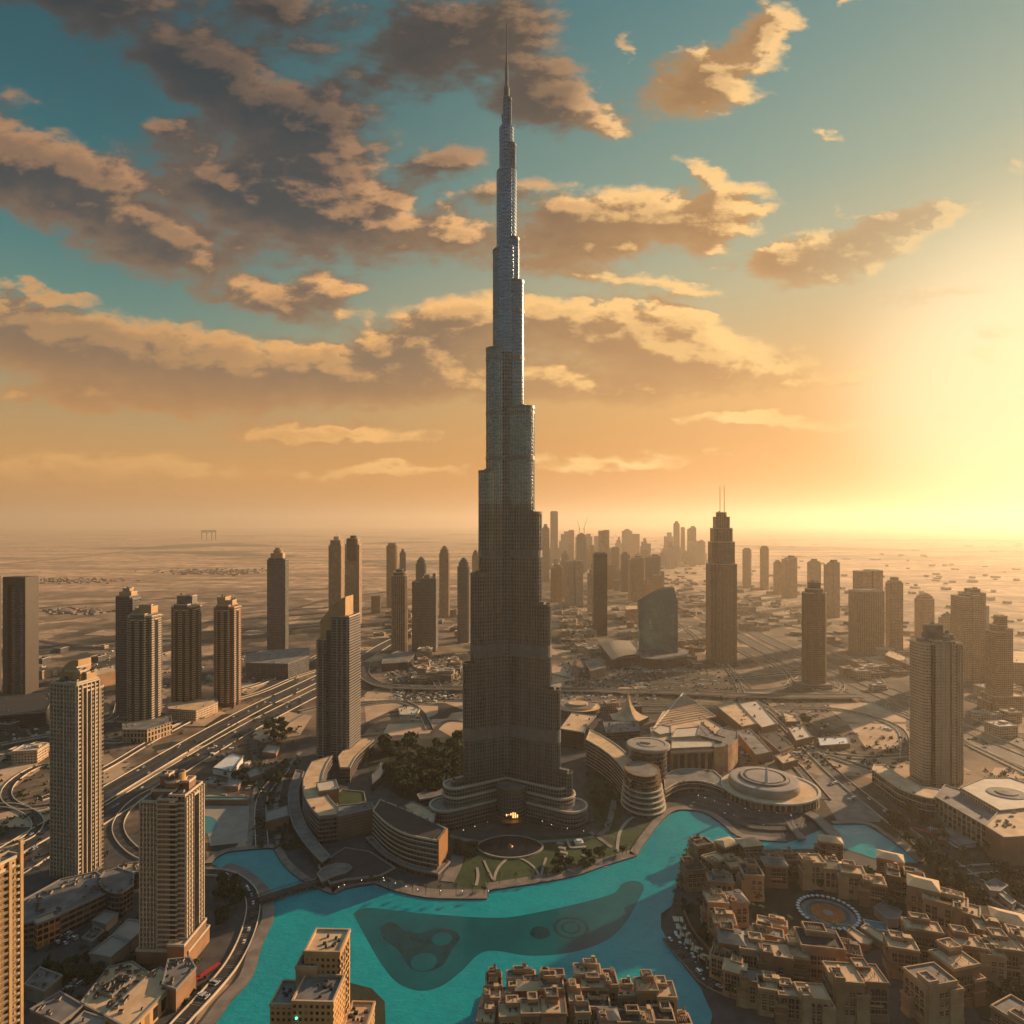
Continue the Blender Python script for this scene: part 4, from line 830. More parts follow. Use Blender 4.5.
# ------------------------------------------------------------------ crescents, mall and low blocks
FC = facade('fac_crescent', srgb(104, 96, 92), (.02, .024, .03), 4.2, 3.2, .72, .85)
FS = facade('fac_stone', srgb(176, 150, 122), (.03, .03, .034), 30, 6, .7, .45)
sm = lambda l, k=3: smooth(l, k)
podium('curved crescent wing with a tan roof, left of the garden terrace', sm([(312, 762), (303, 781), (307, 802), (319, 817)]) + [(337, 815), (338, 808)] + sm([(329, 798), (322, 783), (325, 768), (332, 756)])[:-1] + [(332, 756)], 27, FC, M['tanroof'], 'crescent_building', ledge=4.2, lm='slabd', sd=.6)
podium('beige panelled straight wing between the two crescent wings', [(338, 817), (374, 809), (372, 803), (337, 806)], 23, M['sandwall2'], M['greyroof'], 'crescent_building', ledge=3, lm='slabd', sd=.4)
podium('curved dark glass crescent wing with white floor lines and a copper end wall', sm([(373, 811), (388, 825), (408, 835), (437, 841)]) + [(446, 829)] + sm([(440, 826), (423, 818), (403, 809), (380, 800)]), 30, FC, M['darkroof'], 'crescent_building', ledge=4.4, lm='slab', sd=3)
g1, g2 = Vector(P2(437, 841, 30)), Vector(P2(446, 829, 30)); r = empty('end_screen', ((g1 + g2).x / 2 + 1.2, (g1 + g2).y / 2 - .8, 0), math.atan2((g2 - g1).y, (g2 - g1).x), 'copper coloured flat screen wall at the end of the dark crescent', 'screen wall')
mb = MB(); mb.box(0, 0, (g2 - g1).length, 1.2, 8, 31.5); mb.build('screen', [plain('copper', srgb(168, 120, 78), .6, .2, var=.1)], r)
podium('outer arc of grey low terraces west of the crescent wing', sm([(296, 770), (288, 795), (293, 825), (310, 850), (322, 862)]) + sm([(330, 856), (312, 835), (301, 812), (299, 790), (304, 772)]), 9, FD, M['greyroof'], 'terrace_building', sd=.5)
podium('curved tan roofed wing behind the garden terrace', sm([(338, 757), (350, 744), (366, 738), (374, 740)]) + sm([(366, 747), (356, 757), (350, 768)]) + [(340, 768)], 18, FC, M['tanroof'], 'crescent_building', sd=.5)
podium('small white roofed box at the bend of the crescent', [(316, 783), (336, 780), (339, 789), (319, 792)], 31, M['sandwall2'], M['pale'], 'roof_pavilion', sd=.2)
podium('raised garden terrace with a green roof between crescent wings', [(331, 797), (342, 790), (364, 792), (366, 802), (352, 806), (338, 806)], 16, M['concrete'], M['lawn'], 'roof_garden', 'roof garden', sd=0)
podium('low dark deck behind the lakeside end of the crescents', [(318, 866), (345, 848), (370, 852), (395, 868), (380, 876), (345, 880), (330, 884)], 5, M['paving_dark'], M['darkroof'], 'deck', 'deck', sd=.2)
podium('curved white edged canopy beside the bridge end', sm([(317, 874), (328, 866), (345, 864), (352, 868)]) + sm([(346, 873), (334, 876), (322, 882)]), 7, M['paving_dark'], M['greyroof'], 'canopy', 'canopy', sd=0)
podium('low curved podium skirt below the dark glass crescent', sm([(366, 838), (384, 855), (410, 868), (438, 874)]) + [(450, 862), (440, 858)] + sm([(430, 862), (405, 852), (380, 836)]), 5, FC, M['paving'], 'terrace_building', sd=1)
podium('long metal louvred roof in the grove north of the crescents', [(372, 775), (381, 763), (388, 764), (380, 778), (372, 785)], 8, FD, M['metal'], 'pavilion', sd=0)
podium('tan sail roof pavilion beside the tower podium', [(404, 806), (412, 802), (436, 812), (434, 822), (420, 822)], 14, FD, M['tanroof'], 'pavilion', sd=0)
podium('arched glass roof pavilion in the grove west of the tower podium', [(417, 795), (430, 789), (449, 787), (450, 793), (432, 798), (420, 800)], 8, FD, M['greyroof'], 'pavilion', sd=0)
# hotel crescent east
podium('long curved glass hotel wing sweeping behind the park', sm([(586, 740), (600, 748), (613, 758), (624, 771), (630, 782)]) + [(637, 776)] + sm([(634, 764), (624, 751), (606, 738), (590, 730)]), 34, FC, M['tanroof'], 'curved_hotel', ledge=4.2, lm='slab', sd=.5)
podium('dark flat roofed block on the tower side of the curved hotel', [(560, 729), (584, 733), (588, 725), (596, 716), (572, 713)], 24, FD, M['tanroof'], 'curved_hotel', sd=1)
gz = G(645, 778, 36); r = empty('rounded_hotel', (gz.x, gz.y + 4, 0), R(0), 'rounded hotel end with seven copper tipped balcony decks above the water', 'building')
FCc = facade('fac_round', srgb(120, 112, 104), (.025, .028, .034), 5.2, 3.0, .8, .9)
for i in range(8):
    a, b = 23 - i * .75, 30 - i * 1.0; z = i * 5; p = ngon(0, 6 + i * .8, a, b * .95, 28)
    mb = MB(); mb.prism(p, z, z + 5, 0, 1); mb.ring(p, 1.3, z + 4.2, z + 5.3, 2, inner=-.6); mb.build('balcony_deck', [FCc, M['greyroof'], M['pale'] if i < 5 else M['bronze']], r)
gz = G(648, 744, 50); r = empty('drum_building', (gz.x, gz.y, 0), 0, 'round drum with a flat disc roof above the curved hotel', 'building'); mb = MB(); mb.prism(ngon(0, 0, 22, 20, 36), 0, 46, 0, 1); mb.build('drum_wall', [FCc, M['greyroof']], r)
mb = MB(); mb.lathe([(22, 46), (25.5, 47), (25.5, 50), (24.3, 50.6), (20, 50.8), (20, 50.2), (12, 50.4), (12, 51), (0, 51.2)], n=40, sy=.95); mb.box(-3, 0, 12, 3, 50.8, 52.6, R(-20)); mb.build('disc_roof', [M['concrete']], r)
r, L = podium('colonnaded mall block with tall dark openings', [(671, 749), (714, 747), (714, 741), (672, 741)], 32, M['sandwall'], M['pale'], 'mall_block', sd=0)
a, b = Vector(L[0]), Vector(L[1]); d_ = (b - a); an = math.atan2(d_.y, d_.x)
op = MB(); op.box(0, 0, d_.length * .085, .8, 4, 25)
ome = op.mesh('opening', [M['blind']])
for i in range(6):
    q = a.lerp(b, .10 + i * .16); inst('opening', ome, r, (q.x + .0, q.y - .5, 0), an)
cb = MB(); q = (a + b) / 2; cb.box(q.x, q.y - .2, d_.length + 1, 1.6, 27, 29.4, an); cb.build('cornice', [M['pale']], r)
podium('curved beige end of the mall block with a dark roof band', sm([(714, 748), (728, 746), (738, 739)]) + [(738, 731), (722, 728), (714, 740)], 32, M['sandwall'], M['greyroof'], 'mall_block', sd=.6)
podium('broad pale flat mall roof below the ribbed tent', [(652, 741), (671, 741), (714, 740), (722, 728), (702, 716), (672, 719), (650, 728)], 30, M['sandwall'], M['tanroof'], 'mall_block', sd=1.5)
podium('white terrace roof in front of the ribbed tent', [(671, 738), (708, 736), (700, 727), (676, 729)], 33, M['pale'], M['pale'], 'roof_slab', 'roof', sd=0)
podium('small white lozenge roof left of the white terrace roof', [(653, 731), (661, 725), (671, 727), (671, 733), (660, 735)], 33, M['pale'], M['pale'], 'roof_slab', 'roof', sd=0)
# ribbed tent
A_ = [G(*q) for q in ((653, 729, 30), (716, 717, 30), (700, 712, 30), (664, 710, 30))]; ap = Vector((G(686, 716).x, G(686, 716).y + 20, zat(694, G(686, 716).y + 20)))
r = empty('tent_roof', (A_[0].x, A_[0].y, 0), 0, 'large ribbed triangular tent roof rising to a point', 'roof'); o_ = Vector((A_[0].x, A_[0].y, 0))
mb = MB(); N = 14
def tri_strip(p, q, top, m):
    for i in range(N):
        s0, s1 = i / N, (i + 1) / N; a0, b0 = p.lerp(top, s0), q.lerp(top, s0); a1, b1 = p.lerp(top, s1), q.lerp(top, s1); up = Vector((0, 0, 1.0))
        mb.face([a0 + up - o_, b0 + up - o_, b1 - o_, a1 - o_], m); mb.face([a0 - o_, b0 - o_, b0 + up - o_, a0 + up - o_], m)
tri_strip(A_[0], A_[1], ap, 0); tri_strip(A_[1], A_[2], ap, 0); tri_strip(A_[2], A_[3], ap, 0); tri_strip(A_[3], A_[0], ap, 0)
mb.build('ribbed_membrane', [plain('tent', srgb(184, 152, 122), .7, var=.08)], r)
for k in (0, 1):
    mb = MB(); mb.tube([A_[k] - o_ + Vector((0, 0, .5)), ap - o_ + Vector((0, 0, 1))], 1.0, 6); mb.build('ridge_beam', [M['pale']], r)
# shark fin tent
gz = G(628, 722, 0); r = empty('tent_roof', (gz.x, gz.y, 0), 0, 'small curved shark fin tent roof with a sharp tip', 'roof'); mb = MB()
pf = [(32, 8), (22, 11), (13, 17), (6, 27), (2.2, 38), (0, 46)]
mb.lathe(pf, n=5, sy=.8); mb.build('membrane', [M['tanroof']], r); mb = MB(); mb.prism(ngon(0, 0, 33, 28, 5), 0, 8, 0, 1); mb.build('wall', [FC, M['greyroof']], r)
gz = G(578, 715); r = empty('ring_building', (gz.x, gz.y, 0), 0, 'round ringed roof building just right of the tall spire tower', 'building')
mb = MB(); mb.prism(ngon(0, 0, 36, 30, 40), 0, 14, 0, 1); mb.prism(ngon(0, 0, 28, 23, 40), 14, 17, 1, 2); mb.prism(ngon(0, 0, 16, 13, 32), 17, 20, 1, 1); mb.build('stacked_rings', [FC, M['tanroof'], M['greyroof']], r)
podium('glass covered square with an oval light, behind the drum building', [(603, 722), (638, 721), (640, 731), (606, 733)], 12, FC, M['greyroof'], 'atrium', sd=2)
# long strips right of the tent
for i, (pts, z, rm, lb) in enumerate([([(697, 735), (701, 722), (716, 735), (727, 738), (722, 742)], 33.5, 'greyroof', 'row of dark vaulted skylights right of the white terrace roof'),
        ([(716, 706), (735, 702), (757, 724), (742, 727)], 14, 'tanroof', 'long tan warehouse roof right of the ribbed tent'), ([(738, 703), (757, 701), (777, 724), (762, 728)], 11, 'pale', 'pale square roofed hall second right of the tent'),
        ([(736, 731), (750, 729), (772, 752), (756, 755)], 12, 'greyroof', 'long narrow grey roof between mall and boulevard'), ([(760, 735), (776, 732), (793, 746), (780, 752)], 8, 'darkroof', 'dark blue flat roof near the boulevard junction'),
        ([(788, 728), (803, 726), (812, 737), (796, 741)], 9, 'pale', 'pale shed nearest the boulevard, by a dark tree patch'), ([(818, 738), (848, 737), (850, 744), (820, 746)], 6, 'white', 'white low sheds on the sand plot east of the boulevard'),
        ([(783, 712), (796, 716), (800, 722), (786, 722)], 6, 'tanroof', 'small tan shed beside the boulevard bend'), ([(775, 756), (790, 752), (798, 760), (783, 764)], 8, 'tanroof', 'tan shed behind the great disc roof')]):
    podium(lb, pts, z, M['sandwall2'], M[rm], 'shed', 'shed', sd=1)
gz = G(764, 778, 22); r = empty('disc_hall', (gz.x, gz.y, 0), 0, 'great round hall with concentric disc roof and a white pin mast', 'building')
k = gz.y / F
mb = MB(); mb.prism(ngon(8 * k * .6, -3, 46 * k, 40 * k, 56), 0, 13, 0, 1); mb.ring(ngon(8 * k * .6, -3, 46 * k, 40 * k, 56), 1.2, 12, 14, 2, inner=-1.5); mb.build('outer_hall', [facade('fac_hall', srgb(150, 130, 110), (.02, .02, .024), 16, 6, .62, .62), M['tanroof'], M['pale']], r)
mb = MB(); mb.lathe([(33.5 * k, 13), (34 * k, 18), (33 * k, 21.5), (31.5 * k, 22), (23 * k, 22.6), (22.4 * k, 24.2), (20.5 * k, 24.4), (20.4 * k, 23.4), (18 * k, 23.4), (17.6 * k, 24.4), (0, 25.4)], n=64, sy=.96)
mb.build('disc_roof', [M['concrete']], r)
mb = MB(); mb.lathe([(18.2 * k, 23.5), (20.2 * k, 23.55)], n=48, sy=.96); mb.lathe([(22.8 * k, 22.9), (24.2 * k, 22.7)], n=48, sy=.96); mb.build('roof_groove', [M['darkroof']], r)
mb = MB(); mb.lathe([(2.2, 22), (1.8, 30), (1.0, 40), (0, 47)], -4 * k, -16 * k, 8); mb.build('pin_mast', [M['white']], r)
podium('low curved arcade with white bands behind the lagoon cove', sm([(665, 790), (678, 783), (695, 781), (712, 784), (724, 789)]) + [(722, 778)] + sm([(714, 771), (695, 769), (676, 770), (664, 776)]), 13, FC, M['greyroof'], 'arcade', ledge=5, lm='pale', sd=.4)
for i, z in enumerate((1.9, 3.0, 4.1, 5.2)):
    mb = MB(); pts = sm([(688 + i * 4, 808 - i * 3), (722 + i * 3, 816 - i * 3.4), (752 + i * 2, 830 - i * 4), (800 - i * 2, 832 - i * 5)]) + sm([(806 - i * 2, 818 - i * 2), (770, 812 - i * 1.5), (735, 803 - i), (700 + i * 2, 796 - i * .6)])
    mb.prism([P2(*q) for q in pts], 0, z, 0, 1); tag(mb.build('terrace_step', [M['paving'], M['paving_dark']]), kind='structure')
# east hotel complex
podium('white curved low wing at the foot of the striped residence', sm([(872, 770), (884, 778), (900, 789), (926, 798), (942, 799)]) + [(940, 790)] + sm([(922, 787), (905, 779), (890, 769), (884, 765)]) + [(874, 765)], 20, FW, M['tanroof'], 'hotel_wing', ledge=6.5, lm='pale', sd=1)
podium('lattice fronted wing joining the curved wing to the great brown hall', [(935, 797), (985, 826), (997, 822), (1004, 812), (966, 792), (945, 785)], 22, facade('fac_lattice', srgb(186, 162, 136), (.02, .02, .024), 5.5, 6, .82, .7), M['greyroof'], 'hotel_wing', sd=1)
podium('great windowless brown hall with a crowded roof deck at the right edge', [(985, 826), (1004, 838), (1070, 834), (1090, 815), (1030, 800), (1004, 806)], 26, M['sandwall2'], M['tanroof'], 'exhibition_hall', sd=4)
podium('pale raised roof deck with an oval on the great brown hall', [(960, 788), (1000, 811), (1050, 806), (1060, 795), (1010, 778), (985, 778)], 27.5, FP, M['pale'], 'roof_deck', sd=0)
gz = G(1007, 793, 28); r = empty('oval_rooflight', (gz.x, gz.y, 27.5), 0, 'dark oval rooflight on the pale roof deck at right', 'rooflight'); mb = MB(); mb.lathe([(19, 0), (19, .6), (17, .9), (11, .9), (10.5, 1.8), (0, 2.4)], n=32, sy=.8); mb.build('oval_rim', [M['greyroof']], r)
podium('tan block in the haze below the stepped tan tower', [(985, 655), (1000, 650), (1040, 652), (1040, 664), (990, 662)], 40, FT, M['tanroof'])
podium('long low brown shed along the hazy highway', [(885, 655), (906, 664), (906, 657), (890, 650)], 18, M['sandwall2'], M['tanroof'])
podium('white framed kiosk court beside the boulevard trees', [(938, 832), (950, 829), (976, 843), (958, 846)], 4, M['white'], M['greyroof'], 'kiosk', 'kiosk', sd=0)
podium('small rounded grey pavilion on the lawn at the right', [(985, 884), (995, 879), (1008, 886), (1000, 892), (990, 891)], 5, M['concrete'], M['greyroof'], 'pavilion', sd=0)
podium('long low wall like ramp beside the boulevard lawn', [(997, 893), (1001, 890), (1016, 902), (1012, 905)], 4, M['pale'], M['tanroof'], 'ramp', 'ramp', sd=0)
# west district
podium('long dark parking block at the foot of the tall sail crowned tower', [(20, 925), (58, 916), (118, 888), (96, 872), (60, 880), (20, 902)], 17, facade('fac_park', srgb(130, 112, 96), (.02, .02, .024), 4.5, 5, .6, .9), M['greyroof'], 'parking_block', sd=6)
podium('orange framed corner bay of the long dark parking block', [(37, 925), (60, 916), (56, 911), (33, 920)], 18, facade('fac_bays', srgb(206, 140, 84), (.02, .02, .024), 4.6, 3.6, .7, .8), M['tanroof'], 'corner_block', sd=.3)
podium('rounded dark block between the two residential towers', sm([(98, 880), (103, 888), (112, 893), (122, 893)]) + [(133, 886), (134, 874), (118, 868), (104, 872)], 20, FC, M['greyroof'], 'curved_block', sd=2)
podium('low terraced block right behind the brown lakeside tower', [(118, 866), (138, 862), (140, 872), (120, 876)], 14, FC, M['tanroof'], 'building', sd=2)
podium('long white roofed market hall, near half', [(89, 954), (111, 958), (130, 942), (112, 936)], 9, M['concrete'], M['concrete'], 'market_hall', 'hall', sd=0)
podium('long white roofed market hall, far half against the brown tower', [(113, 935), (131, 941), (146, 928), (138, 921), (128, 920)], 9, M['concrete'], M['concrete'], 'market_hall', 'hall', sd=0)
podium('small pale canopy roof between parking block and market hall', [(92, 921), (106, 925), (118, 914), (106, 911)], 6, M['concrete'], M['concrete'], 'canopy', 'canopy', sd=0)
podium('green roofed cabins beside the small pale canopy', [(82, 938), (92, 942), (104, 931), (95, 927)], 4, M['greyroof'], M['greyroof'], 'cabin', 'cabin', sd=2)
podium('flat stone hall with a colonnade along the shore road', [(104, 1016), (128, 1030), (180, 978), (160, 968), (152, 972)], 12, facade('fac_colon', srgb(190, 150, 104), (.02, .02, .024), 11, 7, .7, .6), M['tanroof'], 'colonnade_hall', 'hall', sd=2)
podium('tan roofed block on the inland side of the colonnade hall', [(80, 1004), (104, 1016), (150, 974), (132, 962), (108, 968)], 9, M['sandwall2'], M['tanroof'], 'low_block', sd=5)
podium('equipment filled dark roof tucked against the colonnade hall', [(98, 992), (112, 996), (135, 978), (120, 974)], 10.5, M['sandwall2'], M['darkroof'], 'low_block', sd=6)
podium('square sunlit corner block at the foot of the brown tower', [(162, 985), (176, 990), (196, 968), (190, 958), (168, 960)], 14, M['sandwall2'], M['greyroof'], 'low_block', sd=2)
podium('grey ridged warehouse in the dark left corner, front', [(30, 1010), (60, 1024), (84, 1006), (60, 992)], 9, M['greyroof'], M['greyroof'], 'warehouse', sd=1)
podium('grey ridged warehouse in the dark left corner, behind', [(24, 985), (44, 992), (62, 976), (40, 968)], 9, M['greyroof'], M['greyroof'], 'warehouse', sd=1)
podium('pale warehouse cut by the bottom edge', [(52, 1042), (90, 1050), (108, 1020), (84, 1012)], 9, M['greyroof'], M['concrete'], 'warehouse', sd=1)
podium('long white tented pavilion beside the highway', [(213, 768), (231, 772), (243, 757), (232, 753)], 7, M['white'], M['white'], 'tent_hall', 'tent', sd=0)
for i, (pts, lb) in enumerate([([(224, 786), (238, 787), (242, 781), (230, 779)], 'small white roof left of the garden pond plaza'), ([(250, 778), (262, 774), (256, 768), (246, 772)], 'cluster of white cabins beside the tented pavilion'), ([(266, 822), (289, 816), (287, 806), (266, 812)], 'grey canopy beside the outer crescent arc'),
                ([(203, 797), (248, 797), (248, 800), (203, 800)], 'long teal glazed canopy over the pond plaza edge'), ([(207, 784), (216, 785), (218, 780), (210, 779)], 'dark kiosk among trees beside the teal canopy'), ([(262, 752), (276, 754), (280, 747), (268, 745)], 'low white shed below the sand plot tree')]):
    podium(lb, pts, 5 if i != 2 else 10, M['sandwall2'], M['concrete'] if i != 3 else M['teal_pool'], 'kiosk', 'kiosk', sd=0)
podium('pale roof blocks on the islet plot behind the tall slanted roof tower', [(398, 708), (412, 706), (420, 709), (415, 716), (400, 715)], 4, M['pale'], M['pale'], 'site_hut', 'hut', sd=1)
podium('ramped grey road slab left of the flat box hall', [(571, 664), (575, 659), (578, 683), (574, 686)], 8, M['darkroof'], M['darkroof'], 'ramp', 'ramp', sd=0)
# park furniture : ellipse basin with white rim, curved paths, monument, loungers
gz = G(510, 847.5); r = empty('reflecting_pool', (gz.x, gz.y, 0), 0, 'dark leaf shaped reflecting pool with a pale rim in the park', 'pool'); k = gz.y / F
leaf = [(32 * k * math.cos(a), 14.5 * k * (1.6 * abs(math.sin(a)) ** 1.25) * (1 if math.sin(a) > 0 else -1) * .9) for a in [2 * math.pi * i / 40 for i in range(40)]]
mb = MB(); mb.prism(leaf, 0, 1.0, 0, 0); mb.build('water_surface', [M['darkglass']], r); mb = MB(); mb.ring(leaf, 1.6, 0, 1.5, 0); mb.build('rim', [M['concrete']], r)
mb = MB(); mb.lathe([(3, 1.0), (2.2, 2.0), (.6, 2.6), (0, 4)], n=12); mb.build('fountain_bowl', [M['bronze']], r)
def path(pts, w, z=.55, m='concrete', name='footpath'):
    fr = frames(ribbon(pts, 6)); mb = MB()
    for (p, n), (q, k_) in zip(fr, fr[1:]): a, b, c, d = p + n * w / 2, p - n * w / 2, q - k_ * w / 2, q + k_ * w / 2; mb.prism([tuple(a), tuple(b), tuple(c), tuple(d)], .05, z, 0, 0)
    tag(mb.build(name, [M[m]]), kind='structure')
path([(494, 881), (497, 870), (506, 860), (516, 858), (527, 862), (536, 870), (540, 879)], 2.2)
path([(484, 861), (488, 870), (493, 880)], 2); path([(546, 858), (543, 868), (541, 877)], 2); path([(476, 886), (478, 876), (477, 868)], 2.5)
path([(582, 855), (600, 862), (606, 868)], 4, .5, 'paving'); path([(590, 832), (604, 842), (612, 848)], 4, .5, 'paving'); path([(447, 882), (455, 866), (458, 856)], 12, .5, 'paving')
path([(583, 760), (604, 772), (614, 790), (612, 812), (606, 830)], 6, .5, 'paving'); path([(617, 852), (620, 832), (632, 818), (652, 812)], 3, .5); path([(450, 836), (480, 842), (540, 842), (590, 838), (606, 830)], 5, .5, 'paving')
path([(262, 742), (300, 716), (340, 700)], 5, .5, 'paving'); path([(250, 850), (252, 820), (256, 790), (266, 760)], 6, .5, 'paving'); path([(280, 850), (276, 810), (284, 775), (300, 752)], 5, .5, 'paving')
path([(598, 640), (640, 668)], 3, .5); path([(360, 735), (372, 722), (390, 716), (430, 718), (446, 708)], 9, .4, 'asphalt'); path([(350, 760), (352, 735), (368, 722)], 8, .4, 'asphalt'); path([(430, 736), (445, 722), (466, 722)], 8, .4, 'asphalt')
path([(786, 700), (812, 726), (850, 752), (905, 752)], 6, .4, 'asphalt'); path([(712, 742), (745, 770), (800, 778)], 6, .4, 'asphalt')
gz = G(578, 846); r = empty('monument', (gz.x, gz.y, 0), R(10), 'white square monument base with an L shaped bench on the lawn', 'monument'); mb = MB(); mb.box(2, 4, 8, 7, 0, 2.5); mb.box(2, 4, 5, 4, 2.5, 4); mb.build('base', [M['white']], r); mb = MB(); mb.box(0, -4, 14, 3, 0, 1.2); mb.box(-8, 4, 2.5, 17, 0, 1.2); mb.build('bench', [M['concrete']], r)
pn_me = MB(); pn_me.box(0, 0, 6.5, 3.2, 0, 1.6); pn_me.box(0, 0, 7, 3.7, 1.6, 2.0); pnm = pn_me.mesh('planter', [M['concrete']])
for i in range(7):
    gz = G(560 + i * 1.9, 845 + i * 4.6); tag(inst('planter', pnm, None, (gz.x, gz.y, 0), R(-20)), 'pale slab planter in the stepped line beside the monument lawn', 'planter', 'line of planters in the park')
# bridges
def bridge(label, pts, w, z, rail=1.6, truss=False, mm='paving_dark'):
    fr = frames(ribbon(pts, 3)); o = fr[0][0]; r = empty('bridge', (o.x, o.y, 0), 0, label, 'bridge'); mb = MB()
    for (p, n), (q, k_) in zip(fr, fr[1:]): mb.prism([tuple(p + n * w / 2 - o), tuple(p - n * w / 2 - o), tuple(q - k_ * w / 2 - o), tuple(q + k_ * w / 2 - o)], z - 1.2, z, 0, 0, bottom=True)
    mb.build('deck', [M[mm]], r)
    for s_ in (-1, 1):
        rl = MB(); rl.tube([(*(p + n * s_ * (w / 2 - .2) - o), z + rail) for p, n in fr], .22, 5)
        for (p, n), (q, k_) in zip(fr, fr[1:]):
            a, b = p + n * s_ * (w / 2 - .2) - o, q + k_ * s_ * (w / 2 - .2) - o
            m_ = max(1, int((b - a).length / 4))
            for j in range(m_):
                c = a.lerp(b, j / m_); c2 = a.lerp(b, (j + 1) / m_); rl.tube([(*c, z), (*c, z + rail)], .16, 4)
                if truss: rl.tube([(*c, z), (*c2, z + rail)], .14, 4)
        rl.build('railing', [M[mm]], r)
    for p, n in fr[1:-1]:
        pr_ = MB(); pr_.box(*(p - o), 1.6, w * .7, 0, z - 1.2); pr_.build('pier', [M['concrete']], r)
bridge('dark trussed footbridge over the narrow inlet at left', [(258, 905), (275, 899), (300, 891), (322, 885)], 8, 4, 2.4, True, 'paving_dark')
bridge('tan footbridge over the canal, left of two', [(786, 818), (792, 829), (802, 842)], 8, 3.2, 1.3, False, 'paving')
bridge('wider tan road bridge over the canal, right of two', [(806, 815), (818, 822), (836, 840)], 11, 3.6, 1.3, False, 'paving')

# ------------------------------------------------------------------ old quarter
patch('old_quarter_paving', [(691, 842), (760, 850), (842, 849), (880, 862), (920, 868), (1000, 935), (1060, 960), (1060, 1120), (720, 1120), (712, 1014), (700, 987), (672, 949), (661, 928), (672, 905), (682, 863)], 'paving_dark')
patch('old_quarter_garden', [(745, 868), (790, 866), (850, 872), (885, 890), (905, 915), (890, 945), (850, 950), (790, 930), (758, 925), (745, 900)], 'scrub', 3)
patch('old_quarter_garden', [(680, 905), (705, 905), (712, 940), (720, 958), (712, 965), (698, 945), (686, 925)], 'scrub')
patch('old_quarter_garden', [(975, 955), (1040, 950), (1060, 1040), (980, 1020), (965, 985)], 'scrub')
WALLS = [M['sandwall'], M['sandwall2'], M['sandwall3']]; ROOFS = [M['tanroof'], M['tanroof'], M['tanroof'], M['greyroof'], M['darkroof']]
WMESH = {}
def window_mesh(w, h, arch):
    key = (round(w, 1), round(h, 1), arch)
    if key not in WMESH:
        pf = [(-w / 2, 0), (w / 2, 0), (w / 2, h)] + ([(w / 2 * math.cos(a), h + w / 2 * math.sin(a)) for a in [math.pi * i / 6 for i in range(1, 6)]] if arch else []) + [(-w / 2, h)]
        mb = MB(); mb.vpoly(pf, -.12, .1, 0); mb.box(0, -.14, .22, .12, 0, h, 0, 1)
        n_ = max(1, int(h / 3))
        for i in range(1, n_ + 1): mb.box(0, -.14, w, .12, h * i / (n_ + 1) - .2, h * i / (n_ + 1) + .2, 0, 1)
        mb.box(0, -.3, w + .6, .5, -.35, 0, 0, 1)
        WMESH[key] = mb.mesh('window', [M['darkglass'], M['sandwall3']])
    return WMESH[key]
